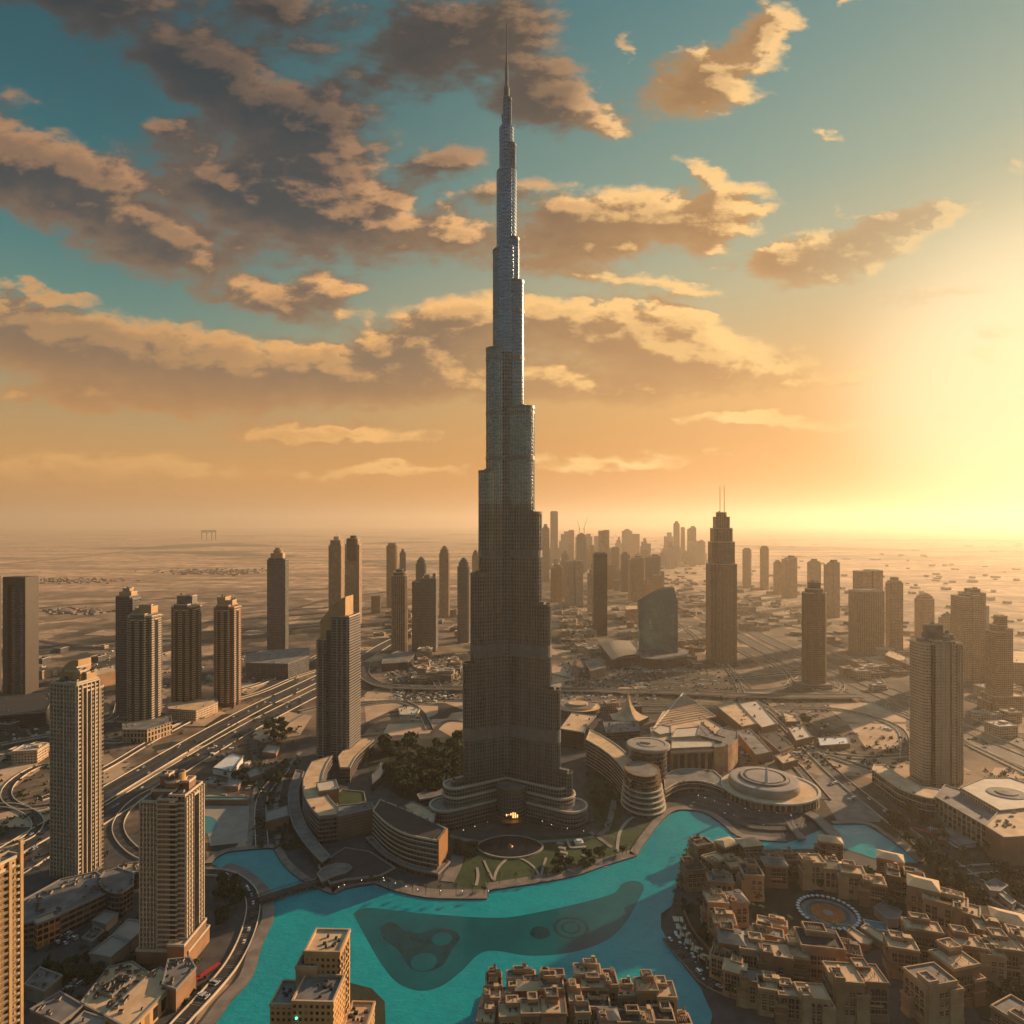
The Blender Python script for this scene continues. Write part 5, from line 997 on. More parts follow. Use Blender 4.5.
def house(label, px, py, h, w, d, yaw, seed, style=0, zp=None, group=None, name='town_house', cat='house'):
    rs = random.Random(seed); g = G(px, py, h); o = empty(name, (g.x, g.y, 0), R(yaw), label, cat, group)
    wm = WALLS[rs.randrange(3)]; rm = ROOFS[rs.randrange(5)] if style != 3 else M['tanroof']
    vols = [(0, 0, w, d, h)]
    if style in (0, 2): vols += [(rs.choice((-1, 1)) * w * .42, -d * .25, w * .42, d * .7, h * rs.uniform(.62, .85))]
    if style in (0, 1): vols += [(rs.uniform(-.2, .2) * w, d * .36, w * .5, d * .5, h * rs.uniform(1.06, 1.18))]
    if style == 2: vols += [(-w * .3, -d * .3, w * .3, d * .5, h * 1.12)]
    if rs.random() < .6: vols += [(rs.choice((-1, 1)) * w * .5, d * .2, w * .3, d * .4, h * rs.uniform(.4, .6))]
    mb, rb, cb, ul = MB(), MB(), MB(), []
    for i, (cx, cy, sx, sy, hh) in enumerate(vols):
        p = rect(cx, cy, sx - .02 * i, sy - .02 * i); b_ = hh * .16
        mb.prism(offset(p, .35), 0, b_, 0, 0); mb.prism(p, b_, hh, 0, 0, cap=False); rb.flat(p, hh + .01 * i)
        cb.ring(p, .55, hh - .7, hh + .05, 0); cb.ring(p, .25, hh + .05, hh + 1.0, 0, inner=-.55); cb.ring(p, .3, hh * .55, hh * .55 + .4, 0)
        for _ in range(rs.randint(1, 3)): ul.append((cx + rs.uniform(-.36, .36) * sx, cy + rs.uniform(-.36, .36) * sy, hh))
        if rs.random() < .35:                                       # roof pergola / wind tower
            tx, ty = cx + sx * .26, cy + sy * .24; cb.box(tx, ty, sx * .26, sy * .26, hh, hh + 3.4); rb.flat(rect(tx, ty, sx * .3, sy * .3), hh + 3.45); 
        if rs.random() < .3:
            for j in range(5): cb.box(cx - sx * .3 + j * sx * .12, cy - sy * .22, .25, sy * .36, hh + 2.2, hh + 2.45)
            for a in (-.32, .2):
                for b in (-.38, -.06): cb.box(cx + a * sx, cy + b * sy, .3, .3, hh, hh + 2.2)
    mb.build('wall', [wm], o); ro = rb.build('roof', [rm, M['concrete']], o); [unit(ro, *q, rs, .62) for q in ul]; cb.build('cornice', [WALLS[(seed + 1) % 3] if wm is not M['sandwall3'] else wm], o)
    if style == 3 or rs.random() < .12:
        pr_ = MB(); p = rect(0, 0, w + 1.4, d + 1.4); q = rect(0, 0, w * .55, .4) ; pr_.prism(p, h + 1.0, h + 1.02 + d * .16, 0, 0, top=q); pr_.build('hipped_roof', [rm], ro)
    cx, cy, sx, sy, hh = vols[0]
    nb = max(2, int(sx / 4.6)); wh = rs.choice((2.6, 4.0, 5.6)); fl = 3 if wh < 3 else 2
    for k_, (ln, pos) in enumerate(((sx, 'f'), (sy, 'l'), (sy, 'r'))):
        n_ = max(1, int(ln / 4.2)); mesh_ = window_mesh(2.5 if wh < 5 else 3.0, wh, rs.random() < .3)
        for i in range(n_):
            t_ = (-.5 + (i + .5) / n_) * ln * .86
            for f_ in range(fl):
                z_ = hh * (.24 + f_ * (.66 / fl))
                if z_ + wh + 1.4 > hh: continue
                loc, rz = ((cx + t_, cy - sy / 2 - .04, z_), 0) if pos == 'f' else (((cx - sx / 2 - .04, cy + t_, z_), -math.pi / 2) if pos == 'l' else ((cx + sx / 2 + .04, cy + t_, z_), math.pi / 2))
                if rs.random() < .9: inst('window', mesh_, o, loc, rz)
    if rs.random() < .5: db = MB(); db.box(0, -sy / 2 - .9, sx * .5, 1.8, hh * .45, hh * .45 + .4); db.box(0, -sy / 2 - 1.75, sx * .5, .15, hh * .45 + .4, hh * .45 + 1.4); db.build('balcony', [M['sandwall3']], o)
    return o
ORD = ['first', 'second', 'third', 'fourth', 'fifth', 'sixth', 'seventh', 'eighth', 'ninth', 'tenth', 'eleventh', 'twelfth', 'thirteenth', 'fourteenth']
ROWS = [
 ('from the northern tip along the lake shore', [(701, 842, 15, 15, 11, 20, 0), (693, 866, 16, 15, 13, 8, 1), (714, 858, 15, 14, 12, 25, 2), (720, 878, 17, 17, 12, -8, 1), (716, 898, 19, 14, 13, -4, 0), (735, 898, 17, 13, 13, 5, 2), (724, 919, 18, 14, 13, -10, 1), (731, 938, 20, 15, 14, -14, 0), (722, 953, 15, 12, 11, -30, 1)]),
 ('from the lake along the canal', [(727, 843, 14, 15, 12, 25, 3), (749, 843, 15, 17, 13, 10, 3), (735, 863, 14, 14, 13, 10, 1), (751, 870, 19, 14, 16, -6, 0), (757, 857, 13, 15, 11, 0, 2), (774, 862, 17, 16, 12, -6, 1), (792, 857, 15, 14, 11, -5, 0), (812, 859, 20, 15, 13, -4, 2), (830, 840, 13, 17, 12, -18, 3), (833, 866, 17, 15, 12, -12, 1), (852, 870, 19, 16, 12, -16, 0), (873, 880, 17, 15, 12, -20, 2)]),
 ('from the pool in the eastern row', [(890, 857, 17, 17, 13, -28, 3), (897, 873, 18, 14, 14, -24, 1), (912, 876, 18, 16, 14, -26, 0), (923, 884, 23, 18, 16, -30, 3), (938, 897, 20, 17, 15, -34, 1), (953, 900, 20, 16, 14, -36, 0), (966, 909, 19, 15, 14, -36, 2), (988, 926, 18, 15, 14, -20, 1), (1008, 918, 19, 18, 15, -30, 3), (1005, 943, 20, 16, 15, -12, 0), (1024, 935, 20, 16, 15, -25, 2)]),
 ('from the west in the southern courtyard front', [(752, 944, 20, 15, 13, -14, 1), (768, 932, 14, 18, 9, -20, 0), (775, 950, 21, 17, 14, -12, 2), (793, 950, 20, 14, 14, -10, 1), (819, 939, 24, 24, 17, -10, 4), (847, 949, 15, 15, 11, -20, 0), (772, 922, 11, 18, 7, -22, 1)]),
 ('from the west in the south-east corner blocks', [(843, 973, 23, 16, 16, -6, 2), (868, 974, 22, 15, 15, -4, 0), (901, 943, 19, 16, 13, -16, 1), (922, 926, 22, 20, 11, -16, 4), (930, 975, 23, 20, 15, 12, 2), (954, 958, 23, 18, 16, 14, 0), (968, 941, 20, 16, 13, -16, 1), (989, 950, 18, 13, 12, -14, 0), (1016, 1010, 16, 18, 14, 25, 2)]),
 ('from the west above the curved road', [(735, 968, 15, 12, 10, -26, 1), (752, 976, 15, 13, 11, -18, 2), (770, 984, 15, 13, 11, -14, 1), (789, 990, 15, 13, 11, -10, 0), (812, 992, 17, 15, 12, -6, 2)]),
]
sd_ = 100
for where, lst in ROWS:
    for i, (px, py, h, w, d, yaw, st) in enumerate(lst):
        sd_ += 7; k_ = .92
        kind = {0: 'sand coloured stepped house', 1: 'tan flat roofed house', 2: 'turreted sand house', 3: 'hipped roofed tan house', 4: 'broad plain roofed sand block'}[st]
        house('%s, %s %s' % (kind, ORD[i], where), px, py, h * 1.1, w * 1.15, d * 1.15, yaw, sd_, 3 if st == 3 else (1 if st == 4 else st), group='houses of the old quarter')
# block of houses at the bottom centre, on its quay
mb = MB(); mb.prism([P2(x, y) for x, y in [(478, 1010), (482, 996), (600, 994), (676, 1006), (690, 1060), (690, 1130), (470, 1130)]], 0, 1.8, 0, 1); tag(mb.build('quay', [M['paving_dark'], M['paving_dark']]), kind='structure')
SB = [(494, 980, 22, 10, 12), (521, 975, 22, 18, 7), (531, 986, 21, 19, 10), (552, 973, 25, 15, 6), (551, 984, 23, 15, 10), (587, 970, 24, 17, 10), (594, 984, 22, 16, 9), (610, 978, 23, 8, 14), (627, 991, 17, 12, 10), (646, 985, 23, 13, 12), (665, 990, 21, 12, 14), (492, 993, 20, 10, 10), (511, 1010, 20, 14, 12), (530, 1007, 22, 11, 12), (553, 1006, 22, 15, 14), (555, 995, 18, 12, 6), (582, 1008, 19, 9, 9), (597, 1002, 18, 15, 10), (629, 1017, 18, 15, 10), (646, 1016, 18, 8, 12), (663, 1014, 18, 12, 12), (510, 993, 19, 10, 8), (575, 995, 21, 8, 12), (608, 1015, 18, 12, 10), (486, 1016, 16, 10, 12), (682, 1020, 9, 10, 9)]
DESC = ['at its north-west corner', 'with a recessed dark roof well, second on its north edge', 'with a broad tan roof behind the dark roof well', 'with a raised rim box roof amid the north edge', 'below the raised rim box', 'with a crowded plant roof on the north edge', 'with a plain tan slab roof under the crowded plant roof', 'tall and narrow beside the notch of the north edge', 'low in the notch of the north edge', 'with two small roof boxes right of the notch', 'with a dark roof at the north-east corner', 'with a sunlit roof on the west side', 'with a wide tan roof, second from the west at the front', 'with a hooded roof box at the front', 'with the widest tan roof, centre of the front row', 'small, holding an open sunlit deck', 'with an open dark roof pit', 'dark roofed in the middle of the block', 'with a comb of white roof ridges', 'narrow beside the white ridges', 'at the south-east end', 'slim, behind the west side roof', 'narrow, between the rim box and the crowded plant roof', 'low, between the pit and the white ridges', 'at the south-west end', 'small, by the curved quay wall']
for i, (px, py, h, w, d) in enumerate(SB):
    sd_ += 5; house('lower middle block house ' + DESC[i], px, py, h, w, d, random.Random(i).choice((0, 2, -2)), sd_, [1, 0, 1, 2][i % 4], group='houses of the lower middle block')
# courtyard ring, pool, awnings
gz = G(828, 914); r = empty('round_plaza', (gz.x, gz.y, 0), 0, 'orange disc with a teal ring in the old quarter courtyard', 'plaza'); k = gz.y / F
mb = MB(); mb.prism(ngon(0, 0, 25 * k, None, 48), 0, .5, 0, 0); mb.build('outer_ring', [M['greyroof']], r); mb = MB(); mb.prism(ngon(0, 0, 20 * k, None, 48), .5, .8, 0, 0); mb.build('water_ring', [plain('ring_water', srgb(60, 100, 104), .2)], r)
mb = MB(); mb.prism(ngon(0, 0, 16 * k, None, 48), .8, 1.2, 0, 0); mb.build('orange_disc', [M['orange']], r); mb = MB(); mb.lathe([(4, 1.2), (3.4, 1.6), (1, 1.9), (0, 2.4)], n=14); mb.build('medallion', [M['concrete']], r)
um = MB(); um.lathe([(1.7, 2.2), (.9, 2.7), (0, 3.1)], n=8); um.tube([(0, 0, 0), (0, 0, 2.5)], .08, 5); ume = um.mesh('parasol', [M['white']])
for i in range(34):
    a = 2 * math.pi * i / 34
    if 3.6 < a < 4.4: continue
    tag(inst('parasol', ume, None, (gz.x + 27.5 * k * math.cos(a), gz.y + 27.5 * k * math.sin(a), 0)), 'white parasol in the ring round the orange disc', 'parasol', 'parasols round the orange disc')
gz = G(876, 926); r = empty('swimming_pool', (gz.x, gz.y, 0), R(-20), 'small bright blue tiled pool in the old quarter', 'pool'); mb = MB(); mb.box(0, 0, 14, 9, 0, .5); mb.build('water_surface', [M['teal_pool']], r); mb = MB(); mb.ring(rect(0, 0, 14, 9), 1.2, 0, .7, 0); mb.build('rim', [M['pale']], r)
podium('grey sloping canopy behind the small blue pool', [(874, 908), (884, 902), (902, 912), (898, 920), (888, 920)], 6, M['concrete'], M['greyroof'], 'canopy', 'canopy', sd=0)
podium('long tan awning right of the orange disc, near the pool', [(861, 928), (866, 924), (891, 939), (888, 945), (880, 942)], 5, M['sandwall2'], M['tanroof'], 'awning', 'awning', sd=0)
podium('long tan awning below the orange disc', [(847, 932), (852, 928), (872, 941), (870, 945), (860, 944)], 5, M['sandwall2'], M['tanroof'], 'awning', 'awning', sd=0)
cm = MB(); cm.box(0, 0, 7.6, 6.4, 3.3, 3.6, bottom=True)
for a in (-3, 3):
    for b in (-2.5, 2.5): cm.box(a, b, .25, .25, 0, 3.3)
cme = cm.mesh('sun_canopy', [M['pale']])
for i, (x, y, a, w_) in enumerate([(678, 919, -5, 'nearest the northern end'), (681, 926.5, -12, 'second from the northern end'), (685, 934, -18, 'third from the northern end'), (690, 941.5, -26, 'third from the southern end'), (696.5, 949, -34, 'second from the southern end'), (704, 956.5, -44, 'at the southern end by the curved wall')]):
    gz = G(x, y, 3.5); tag(inst('sun_canopy', cme, None, (gz.x, gz.y, 0), R(a)), 'square pale canopy of the lakeside row, ' + w_, 'canopy', 'lakeside sun canopies')
mb = MB(); fr = frames(ribbon([(684, 914), (690, 928), (699, 942), (712, 956)], 5))
for (p, n), (q, k_) in zip(fr, fr[1:]): mb.prism([tuple(p - n * .5), tuple(p + n * .5), tuple(q + k_ * .5), tuple(q - k_ * .5)], 0, 3.2, 0, 0)
tag(mb.build('garden_wall', [M['sandwall2']]), 'low curved wall behind the lakeside sun canopies', 'wall')
for (x, y, w_, d_, a, lb) in ((206, 972, 6, 16, -28, 'red awning strip along the shore road'), (1000, 0, 0, 0, 0, '')):
    if w_: gz = G(x, y, 3); mb = MB(); mb.box(0, 0, w_ * .5, d_ * 1.3, 2.8, 3.1, bottom=True); [mb.box(s_ * 1.2, t_, .2, .2, 0, 2.8) for s_ in (-1, 1) for t_ in (-8, 0, 8)]; o = mb.build('awning', [M['red']]); o.location = (gz.x, gz.y, 0); o.rotation_euler[2] = R(a); tag(o, lb, 'awning')
gz = G(925, 831, 3); mb = MB(); mb.box(0, 0, 3, 22, 2.8, 3.1, bottom=True); [mb.box(s_ * 1.2, t_, .2, .2, 0, 2.8) for s_ in (-1, 1) for t_ in (-9, 0, 9)]; o = mb.build('awning', [M['red']]); o.location = (gz.x, gz.y, 0); o.rotation_euler[2] = R(40); tag(o, 'red awning strip in the car park below the curved white wing', 'awning')

# ------------------------------------------------------------------ small blocks in the middle distance
rs = random.Random(11); lowm = []
for k_ in range(8):
    mb = MB(); a, b, c = rs.uniform(14, 30), rs.uniform(12, 26), rs.uniform(7, 18); p = rect(0, 0, a, b); mb.prism(p, 0, c, 0, 1); mb.ring(p, .3, c - .4, c + 1, 2, inner=-.5)
    mb.box(a * .2, b * .1, a * .3, b * .3, c, c + 3.2, 0, 0, 1)
    if k_ % 2: mb.box(-a * .35, -b * .5, a * .5, b * .5, 0, c * .6, 0, 0, 1)
    for _ in range(3): mb.box(rs.uniform(-.3, .3) * a, rs.uniform(-.3, .3) * b, 2, 2, c, c + 1.5, 0, 2)
    lowm.append(mb.mesh('low_block', [[FT, FP, FG][k_ % 3], [M['tanroof'], M['pale'], M['greyroof']][k_ % 3], M['slab']]))
ZONES = [((558, 598, 604, 656), 46, 'low pale block in the hazy quarter left of the curved glass block', 'low blocks left of the glass block'), ((606, 640, 596, 638), 22, 'low hazy block behind the barrel roofed hall', 'low blocks behind the barrel roofed hall'),
         ((418, 462, 655, 682), 22, 'low block beside the junction below the brown towers', 'low blocks by the junction'), ((372, 460, 612, 640), 18, 'low block among the hazy brown towers', 'low blocks among brown towers'),
         ((842, 905, 655, 690), 14, 'low golden block along the eastern highway', 'low blocks along the eastern highway'), ((975, 1024, 690, 735), 12, 'low golden block right of the striped residence', 'low blocks right of the striped residence'),
         ((680, 705, 640, 668), 8, 'low block beside the twin mast tower', 'low blocks beside the twin mast tower'), ((30, 115, 648, 690), 12, 'low block on dark ground behind the western towers', 'low blocks behind western towers'),
         ((0, 40, 725, 765), 6, 'low block by the western loop roads', 'low blocks by the loop roads'), ((560, 640, 708, 716), 8, 'low block in front of the overpass right of the spire tower', 'low blocks by the overpass'),
         ((740, 800, 600, 632), 16, 'low hazy block right of the twin mast tower', 'hazy low blocks right of the twin mast tower')]
for (x0, x1, y0, y1), n_, lb, gp in ZONES:
    for i in range(n_):
        g = G(rs.uniform(x0, x1), rs.uniform(y0, y1)); tag(inst('low_block', rs.choice(lowm), None, (g.x, g.y, 0), rs.uniform(-.25, .25)), lb, 'low building', gp)
mb = MB()
for cx_, cy_, ax_, ay_, n_ in ((212, 572, 40, 2.2, 260), (75, 581, 36, 2.2, 120), (70, 612, 34, 3, 60)):
    for _ in range(n_):
        g = G(rs.gauss(cx_, ax_ * .6), rs.gauss(cy_, ay_ * .6)); s_ = rs.uniform(8, 26); mb.box(g.x, g.y, s_, s_ * rs.uniform(.5, 1.2), 0, rs.uniform(3, 8), rs.uniform(-.4, .4), rs.randrange(2), 1)
for i in range(480):
    z_ = rs.choice(((520, 700, 532, 572), (600, 1024, 540, 600), (700, 1024, 575, 640), (640, 700, 575, 620)))
    px, py = rs.uniform(z_[0], z_[1]), rs.uniform(z_[2], z_[3]); g = G(px, py); s_ = rs.uniform(12, 34) * (1 if py > 560 else 2.2)
    mb.box(g.x, g.y, s_, s_ * rs.uniform(.5, 1.2), 0, rs.uniform(5, 14), rs.uniform(-.4, .4), rs.randrange(2), rs.randrange(3))
tag(mb.build('distant_town', [M['sandwall2'], M['greyroof'], M['greyroof']]), 'scattered low blocks fading into the haze', 'distant town', kind='stuff')

# ------------------------------------------------------------------ ground clutter nobody could count
def scatter(name, label, cat, mats, zones, fn):
    mb = MB()
    for x0, x1, y0, y1, n_ in zones:
        for _ in range(n_): g = G(rs.uniform(x0, x1), rs.uniform(y0, y1)); fn(mb, g)
    tag(mb.build(name, mats), label, cat, kind='stuff')
def shrub(mb, g):
    r_ = rs.uniform(1.0, 3.2)
    for _ in range(14):
        c = Vector((g.x + rs.gauss(0, r_ * .5), g.y + rs.gauss(0, r_ * .5), abs(rs.gauss(0, r_ * .5)) + .4)); a = Vector((rs.gauss(0, 1), rs.gauss(0, 1), rs.gauss(0, 1))).normalized(); b = a.orthogonal().normalized() * r_ * .45; q = a.cross(b)
        mb.face([c + b, c + q, c - b, c - q], rs.randrange(2))
scatter('roadside_shrubs', 'dark shrubs dotted over the plots and verges', 'shrubs', [M['leaf'], M['leaf2']], [(390, 462, 655, 700, 260), (250, 300, 690, 760, 90), (560, 660, 640, 700, 260), (660, 740, 660, 700, 80), (800, 905, 735, 770, 110), (0, 110, 700, 860, 200), (985, 1024, 770, 800, 30), (60, 250, 680, 760, 160), (255, 300, 760, 850, 160), (270, 300, 800, 850, 60), (590, 625, 760, 830, 60), (30, 200, 900, 1010, 160), (930, 1020, 838, 900, 170), (735, 830, 700, 765, 110), (560, 600, 590, 650, 120)], shrub)
def clutter(mb, g):
    s_ = rs.uniform(2, 6); mb.box(g.x, g.y, s_, s_ * rs.uniform(.4, .8), 0, rs.uniform(1.2, 3.4), rs.uniform(-.5, .5) , rs.randrange(3))
scatter('yard_clutter', 'small huts, cabins and parked vehicles strewn over the plots', 'yard clutter', [M['white'], M['concrete'], M['greyroof']], [(385, 462, 655, 682, 300), (390, 460, 688, 702, 160), (560, 660, 662, 700, 260), (600, 720, 662, 690, 160), (735, 830, 705, 760, 120), (850, 900, 728, 735, 10), (240, 310, 655, 680, 120), (0, 60, 700, 740, 90), (560, 600, 600, 650, 160), (205, 250, 745, 800, 40), (90, 250, 650, 690, 160), (745, 800, 600, 618, 40)], clutter)
# ------------------------------------------------------------------ trees
def leaf_tree(seed, h, r0, lm):
    rs_ = random.Random(seed); mb = MB(); tr = []
    mb.tube([(0, 0, 0), (.1, .1, h * .4), (0, .2, h * .7)], [h * .045, h * .03, h * .015], 5, 1)
    lobes = [(rs_.uniform(-.5, .5) * r0, rs_.uniform(-.5, .5) * r0, h * rs_.uniform(.5, .85), r0 * rs_.uniform(.4, .65)) for _ in range(7)]
    for lx, ly, lz, lr in lobes[:4]: mb.tube([(0, .1, h * .35), (lx * .8, ly * .8, lz)], [h * .02, h * .008], 4, 1)
    for i in range(420):
        lx, ly, lz, lr = rs_.choice(lobes); v = Vector((rs_.gauss(0, 1), rs_.gauss(0, 1), rs_.gauss(0, .8))).normalized() * lr * rs_.uniform(.6, 1.05)
        c = Vector((lx, ly, lz)) + v; a = Vector((rs_.gauss(0, 1), rs_.gauss(0, 1), rs_.gauss(0, 1))).normalized(); b = a.orthogonal().normalized(); q = a.cross(b); s_ = rs_.uniform(.35, .75) * r0 * .34
        mb.face([c + b * s_, c + q * s_ * .7, c - b * s_, c - q * s_ * .7], 0)
    return mb.mesh('broadleaf_tree', [lm, M['bark']])
def palm(seed, h):
    rs_ = random.Random(seed); mb = MB(); mb.tube([(0, 0, 0), (.2, 0, h * .5), (.3, .1, h)], [.28, .22, .16], 5, 1)
    for i in range(15):
        a = 2 * math.pi * i / 15 + rs_.uniform(-.2, .2); L = rs_.uniform(2.6, 3.6); up = rs_.uniform(.1, .9); pv = None
        for j in range(5):
            t_ = j / 4; p = Vector((.3 + math.cos(a) * L * t_, .1 + math.sin(a) * L * t_, h + up * L * t_ - 1.5 * L * t_ * t_ * .6)); w_ = .5 * math.sin(math.pi * min(.95, t_ + .15)); s_ = Vector((-math.sin(a), math.cos(a), 0)) * w_
            if pv: mb.face([pv[0] - pv[1], p - s_, p + s_, pv[0] + pv[1]], 0)
            pv = (p, s_)
    return mb.mesh('palm_tree', [M['leaf2'], M['bark']])
TREES = [leaf_tree(i, rs.uniform(6.5, 9.5), rs.uniform(3.2, 4.6), M['leaf'] if i % 3 else M['leaf2']) for i in range(7)]; PALMS = [palm(i, 8 + i) for i in range(3)]
def grove(poly, n_, lb, gp, kinds=TREES, sc=1.0, name='broadleaf_tree', cat='tree', tries=60):
    xs, ys = [p[0] for p in poly], [p[1] for p in poly]; k_ = 0
    for _ in range(n_ * tries):
        if k_ >= n_: break
        x, y = rs.uniform(min(xs), max(xs)), rs.uniform(min(ys), max(ys))
        if inpoly(x, y, poly):
            g = G(x, y); o = inst(name, rs.choice(kinds), None, (g.x, g.y, 0), rs.uniform(0, 6.28)); s_ = sc * rs.uniform(.75, 1.3); o.scale = (s_, s_, s_ * rs.uniform(.85, 1.15)); tag(o, lb, cat, gp); k_ += 1
grove([(380, 748), (462, 742), (460, 785), (440, 796), (405, 796), (390, 780)], 75, 'dark tree in the grove west of the spire tower', 'grove west of the spire tower', sc=2.0)
grove([(550, 862), (575, 858), (620, 848), (630, 854), (604, 864), (574, 873), (555, 878)], 12, 'small tree on the lawn by the lagoon path', 'trees on the park lawn')
grove([(455, 842), (480, 850), (482, 858), (458, 862)], 8, 'tree beside the leaf shaped pool, on its west', 'trees west of the leaf shaped pool')
grove([(586, 778), (606, 770), (616, 800), (606, 826), (592, 824)], 12, 'tree on the strip between podium and curved hotel', 'trees by the curved hotel')
grove([(886, 827), (908, 846), (930, 868), (975, 915), (985, 905), (950, 870), (915, 840), (895, 823)], 34, 'dark tree on the verge between the old quarter and boulevard', 'trees along the boulevard verge', sc=1.5)
grove([(884, 792), (905, 814), (935, 838), (950, 846), (946, 838), (915, 812), (893, 792)], 16, 'dark tree below the curved white hotel wing', 'trees below the curved white wing', sc=1.0)
grove([(985, 845), (1030, 845), (1030, 860), (985, 856)], 10, 'round tree on the verge under the great brown hall', 'trees under the brown hall', sc=1.3)
grove([(1000, 875), (1030, 875), (1030, 905), (1012, 900)], 10, 'tree on the lawn at the right edge', 'trees on the right lawn', sc=1.3)
grove([(750, 868), (800, 866), (850, 873), (880, 890), (896, 915), (870, 905), (800, 888), (765, 892), (752, 905)], 32, 'dark tree inside the old quarter courtyard', 'trees in the old quarter courtyard', sc=1.5)
grove([(682, 905), (702, 905), (712, 940), (716, 952), (698, 938), (690, 922)], 12, 'dark tree behind the lakeside canopies', 'trees behind the lakeside canopies', sc=.7)
grove([(975, 962), (1040, 950), (1040, 1020), (985, 1010)], 16, 'dark tree in the corner of the old quarter', 'trees in the corner of the old quarter', sc=1.1)
grove([(264, 740), (268, 726), (288, 724), (296, 732), (282, 744)], 16, 'dark tree in the clump on the western sand plot', 'clump on the western sand plot', sc=1.5)
grove([(200, 782), (222, 790), (246, 786), (246, 774), (215, 776)], 7, 'tree by the white kiosks beside the pond', 'trees by the pond kiosks', sc=.9)
grove([(212, 886), (236, 880), (246, 900), (246, 918), (222, 930), (210, 905)], 16, 'dark tree in the small park behind the brown tower', 'trees in the shore park')
grove([(40, 968), (110, 955), (140, 948), (140, 962), (100, 985), (50, 985)], 14, 'dark tree between the warehouses and market hall', 'trees in the western district', sc=.9)
grove([(800, 720), (816, 722), (814, 732), (802, 730)], 6, 'tree in the dark patch by the boulevard', 'trees by the boulevard bend', sc=1.3)
grove([(266, 775), (292, 770), (284, 800), (270, 812), (262, 800)], 10, 'tree in the plots west of the crescents', 'trees west of the crescents', sc=.9)
for pts, gp, lb in (([(488, 886), (532, 880), (574, 872.5), (604, 862), (634, 853)], 'palms on the park promenade', 'palm in the row along the park promenade'), ([(752, 914), (790, 930), (850, 938)], 'palms of the courtyard', 'palm on the south side of the courtyard'), ([(676, 910), (682, 935), (694, 955), (712, 978), (730, 1000)], 'palms along the lakeside walk', 'palm along the lakeside walk of the old quarter'), ([(690, 850), (684, 865), (675, 900)], 'palms at the lake tip', 'palm on the north-western shore of the old quarter'), ([(768, 882), (790, 876), (840, 880), (868, 896)], 'palms north of the orange disc', 'palm between the canal row and the orange disc'), ([(372, 888), (400, 893), (440, 897), (484, 896)], 'palms on the crescent quay', 'palm on the quay below the dark crescent'), ([(893, 836), (922, 858), (945, 878)], 'palms by the east pool', 'palm on the bank of the east pool')):
    fr = ribbon(pts, 9)
    for p in fr[::3]: tag(inst('palm_tree', rs.choice(PALMS), None, (p.x, p.y, 0), rs.uniform(0, 6)), lb, 'palm', gp)

# ------------------------------------------------------------------ cars
paints = [plain('car_paint', c, .3, .2, var=.03) for c in (srgb(232, 230, 226), srgb(190, 190, 190), srgb(36, 38, 42), srgb(130, 36, 34), srgb(70, 84, 110))]
def car_mesh(pm, van):
    mb = MB(); L, Wd = (5.2, 2.0) if van else (4.6, 1.85)
    mb.prism(rect(0, 0, L, Wd), .35, .95, 0, 0, top=rect(0, 0, L * .97, Wd * .96))
    mb.prism(rect(-.1, 0, L * (.85 if van else .58), Wd * .92), .95, 1.9 if van else 1.5, 1, 0, top=rect(-.15, 0, L * (.8 if van else .42), Wd * .8))
    for x in (-L * .31, L * .31):
        for y in (-Wd / 2, Wd / 2): mb.tube([(x, y - .12, .34), (x, y + .12, .34)], .34, 8, 2)
    mb.box(L / 2 - .02, .6, .08, .3, .6, .78, 0, 3); mb.box(L / 2 - .02, -.6, .08, .3, .6, .78, 0, 3)
    return mb.mesh('car', [pm, M['darkglass'], M['blind'], M['white']])
CARS = [(car_mesh(p, v), ('white', 'silver', 'black', 'red', 'blue')[i], v) for i, p in enumerate(paints) for v in (False, True)]
def put_car(x, y, z, a, where):
    me, cn_, v = CARS[rs.choices(range(10), (30, 12, 14, 5, 9, 3, 3, 1, 2, 1))[0]]
    tag(inst('parked_car' if 'park' in where else 'car', me, None, (x, y, z), a), '%s %s %s' % (cn_, 'van' if v else 'car', where), 'car', '%s %ss %s' % (cn_, 'van' if v else 'car', where))
def traffic(key, n_, where, s0=0.0, s1=1.0, flip=False):
    fr, w, z = ROADS[key]; ln = int((w - 2) / 3.7)
    for _ in range(n_):
        t_ = rs.uniform(s0, s1) * (len(fr) - 1.001); i = int(t_); (p, n), (q, _k) = fr[i], fr[i + 1]; c = p.lerp(q, t_ - i); d = (q - p).normalized()
        c = c + n * ((rs.randrange(ln) - (ln - 1) / 2) * 3.7); put_car(c.x, c.y, z, math.atan2(d.y, d.x) + (math.pi if flip else 0), where)
traffic('w1', 34, 'on the far carriageway of the western highway', .3, .95); traffic('w2', 34, 'on the near carriageway of the western highway', .1, .95, True)
traffic('e1', 40, 'on the far carriageway of the eastern highway', .45, .95); traffic('e2', 24, 'on the near carriageway of the eastern highway', .45, .95, True)
traffic('c1', 14, 'on the overpass behind the spire tower', .05, 1); traffic('b1', 16, 'on the boulevard east of the mall'); traffic('s1', 9, 'on the shore road by the brown tower', 0, .8); traffic('s5', 8, 'on the curved road below the old quarter')
def lot(pts, rows, n_, where, fill=.8):
    a, b, c, d = [Vector(P2(*p)) for p in pts]
    for i in range(rows):
        p, q = a.lerp(d, (i + .5) / rows), b.lerp(c, (i + .5) / rows); an = math.atan2((q - p).y, (q - p).x) + math.pi / 2
        for j in range(n_):
            if rs.random() < fill: c_ = p.lerp(q, (j + .5) / n_); put_car(c_.x, c_.y, .35, an + (math.pi if i % 2 else 0), where)
lot([(822, 778), (829, 775), (866, 806), (858, 810)], 2, 22, 'parked in the lot beside the boulevard')
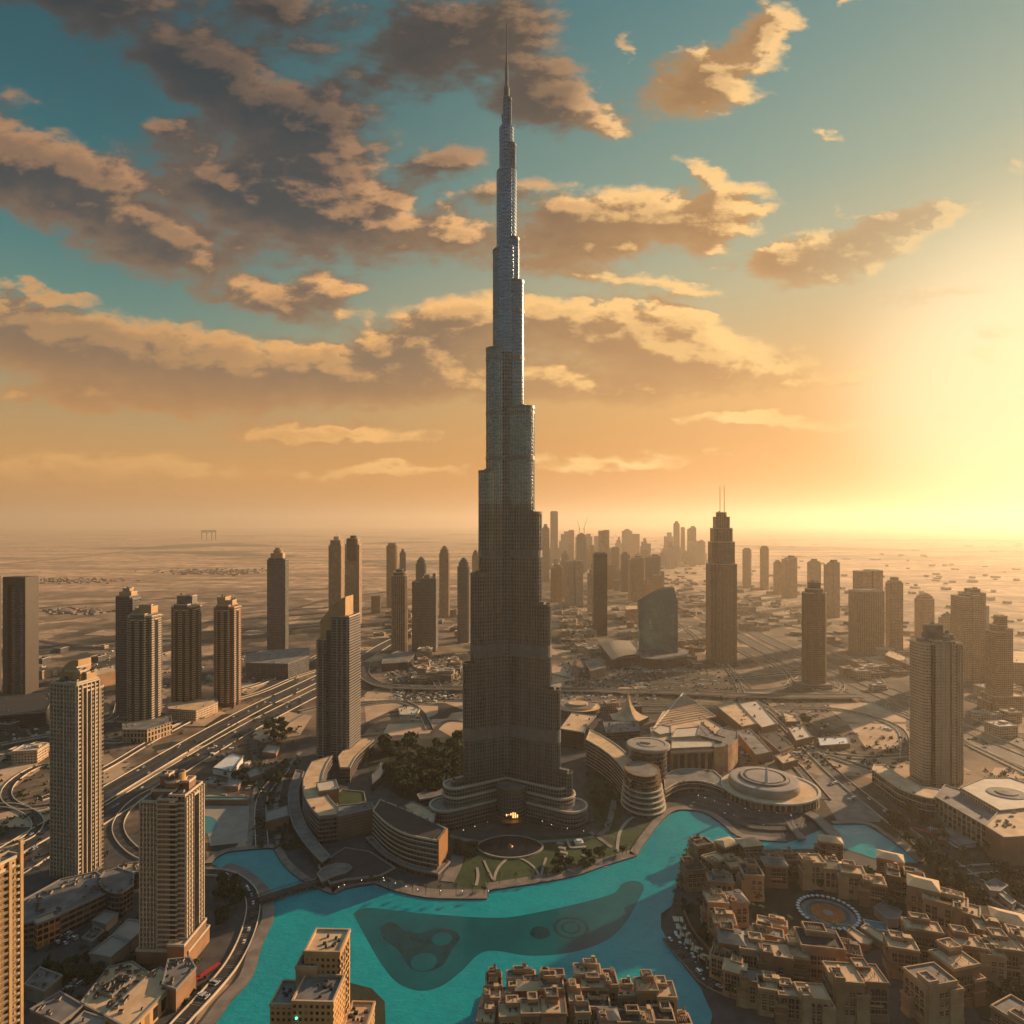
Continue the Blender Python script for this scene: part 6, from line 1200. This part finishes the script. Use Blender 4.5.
lot([(925, 830), (940, 823), (955, 836), (942, 842)], 4, 7, 'parked in the court below the white wing', .7)
lot([(50, 938), (66, 930), (80, 938), (62, 948)], 4, 6, 'parked behind the market hall', .7)
lot([(58, 990), (70, 994), (90, 978), (80, 972)], 3, 6, 'parked beside the ridged warehouses', .6)
lot([(193, 1003), (202, 1005), (222, 978), (214, 975)], 2, 9, 'parked along the shore road', .8)
gl_ = plain('lamp_head', (1, .8, .5), .5, emit=(1, .75, .42), es=2.5)
lp = MB(); lp.tube([(0, 0, 0), (0, 0, 5)], .1, 5, 0); lp.lathe([(0, 4.7), (.22, 4.9), (.22, 5.2), (0, 5.5)], n=6, m=1); lpm = lp.mesh('street_lamp', [M['darkroof'], gl_])
for pts, n_, lb in (([(336, 893), (374, 883), (392, 888), (425, 896), (485, 897)], 12, 'lit lamp on the promenade below the dark crescent'), ([(448, 838), (470, 833), (490, 827)], 4, 'lit lamp under the west podium wing of the spire tower'), ([(540, 826), (560, 832), (582, 836)], 4, 'lit lamp under the east podium wing of the spire tower'), ([(700, 800), (740, 812), (790, 820)], 8, 'lit lamp on the mall terraces')):
    fr = ribbon(pts, 8)
    for i in range(n_): p = fr[int(i * (len(fr) - 1) / max(1, n_ - 1))]; tag(inst('street_lamp', lpm, None, (p.x + rs.uniform(-3, 3), p.y, 0)), lb, 'street lamp', lb.replace('lit lamp', 'lamps'))
pa = MB(); pa.lathe([(1.5, 2.2), (.8, 2.6), (0, 2.9)], n=8); pa.tube([(0, 0, 0), (0, 0, 2.5)], .07, 5); pam = pa.mesh('parasol', [M['white']])
for poly, n_, lb in (([(705, 806), (730, 806), (770, 818), (765, 828), (735, 820)], 34, 'small white parasol on the mall waterfront terraces'), ([(384, 866), (395, 870), (370, 880), (340, 884), (350, 878)], 14, 'small white parasol on the lakeside deck by the bridge'), ([(672, 935), (680, 930), (706, 968), (716, 985), (708, 988), (690, 962)], 20, 'small white parasol along the lakeside walk of the old quarter')):
    grove(poly, n_, lb, lb.replace('small white parasol', 'parasols'), [pam], .8, 'parasol', 'parasol')
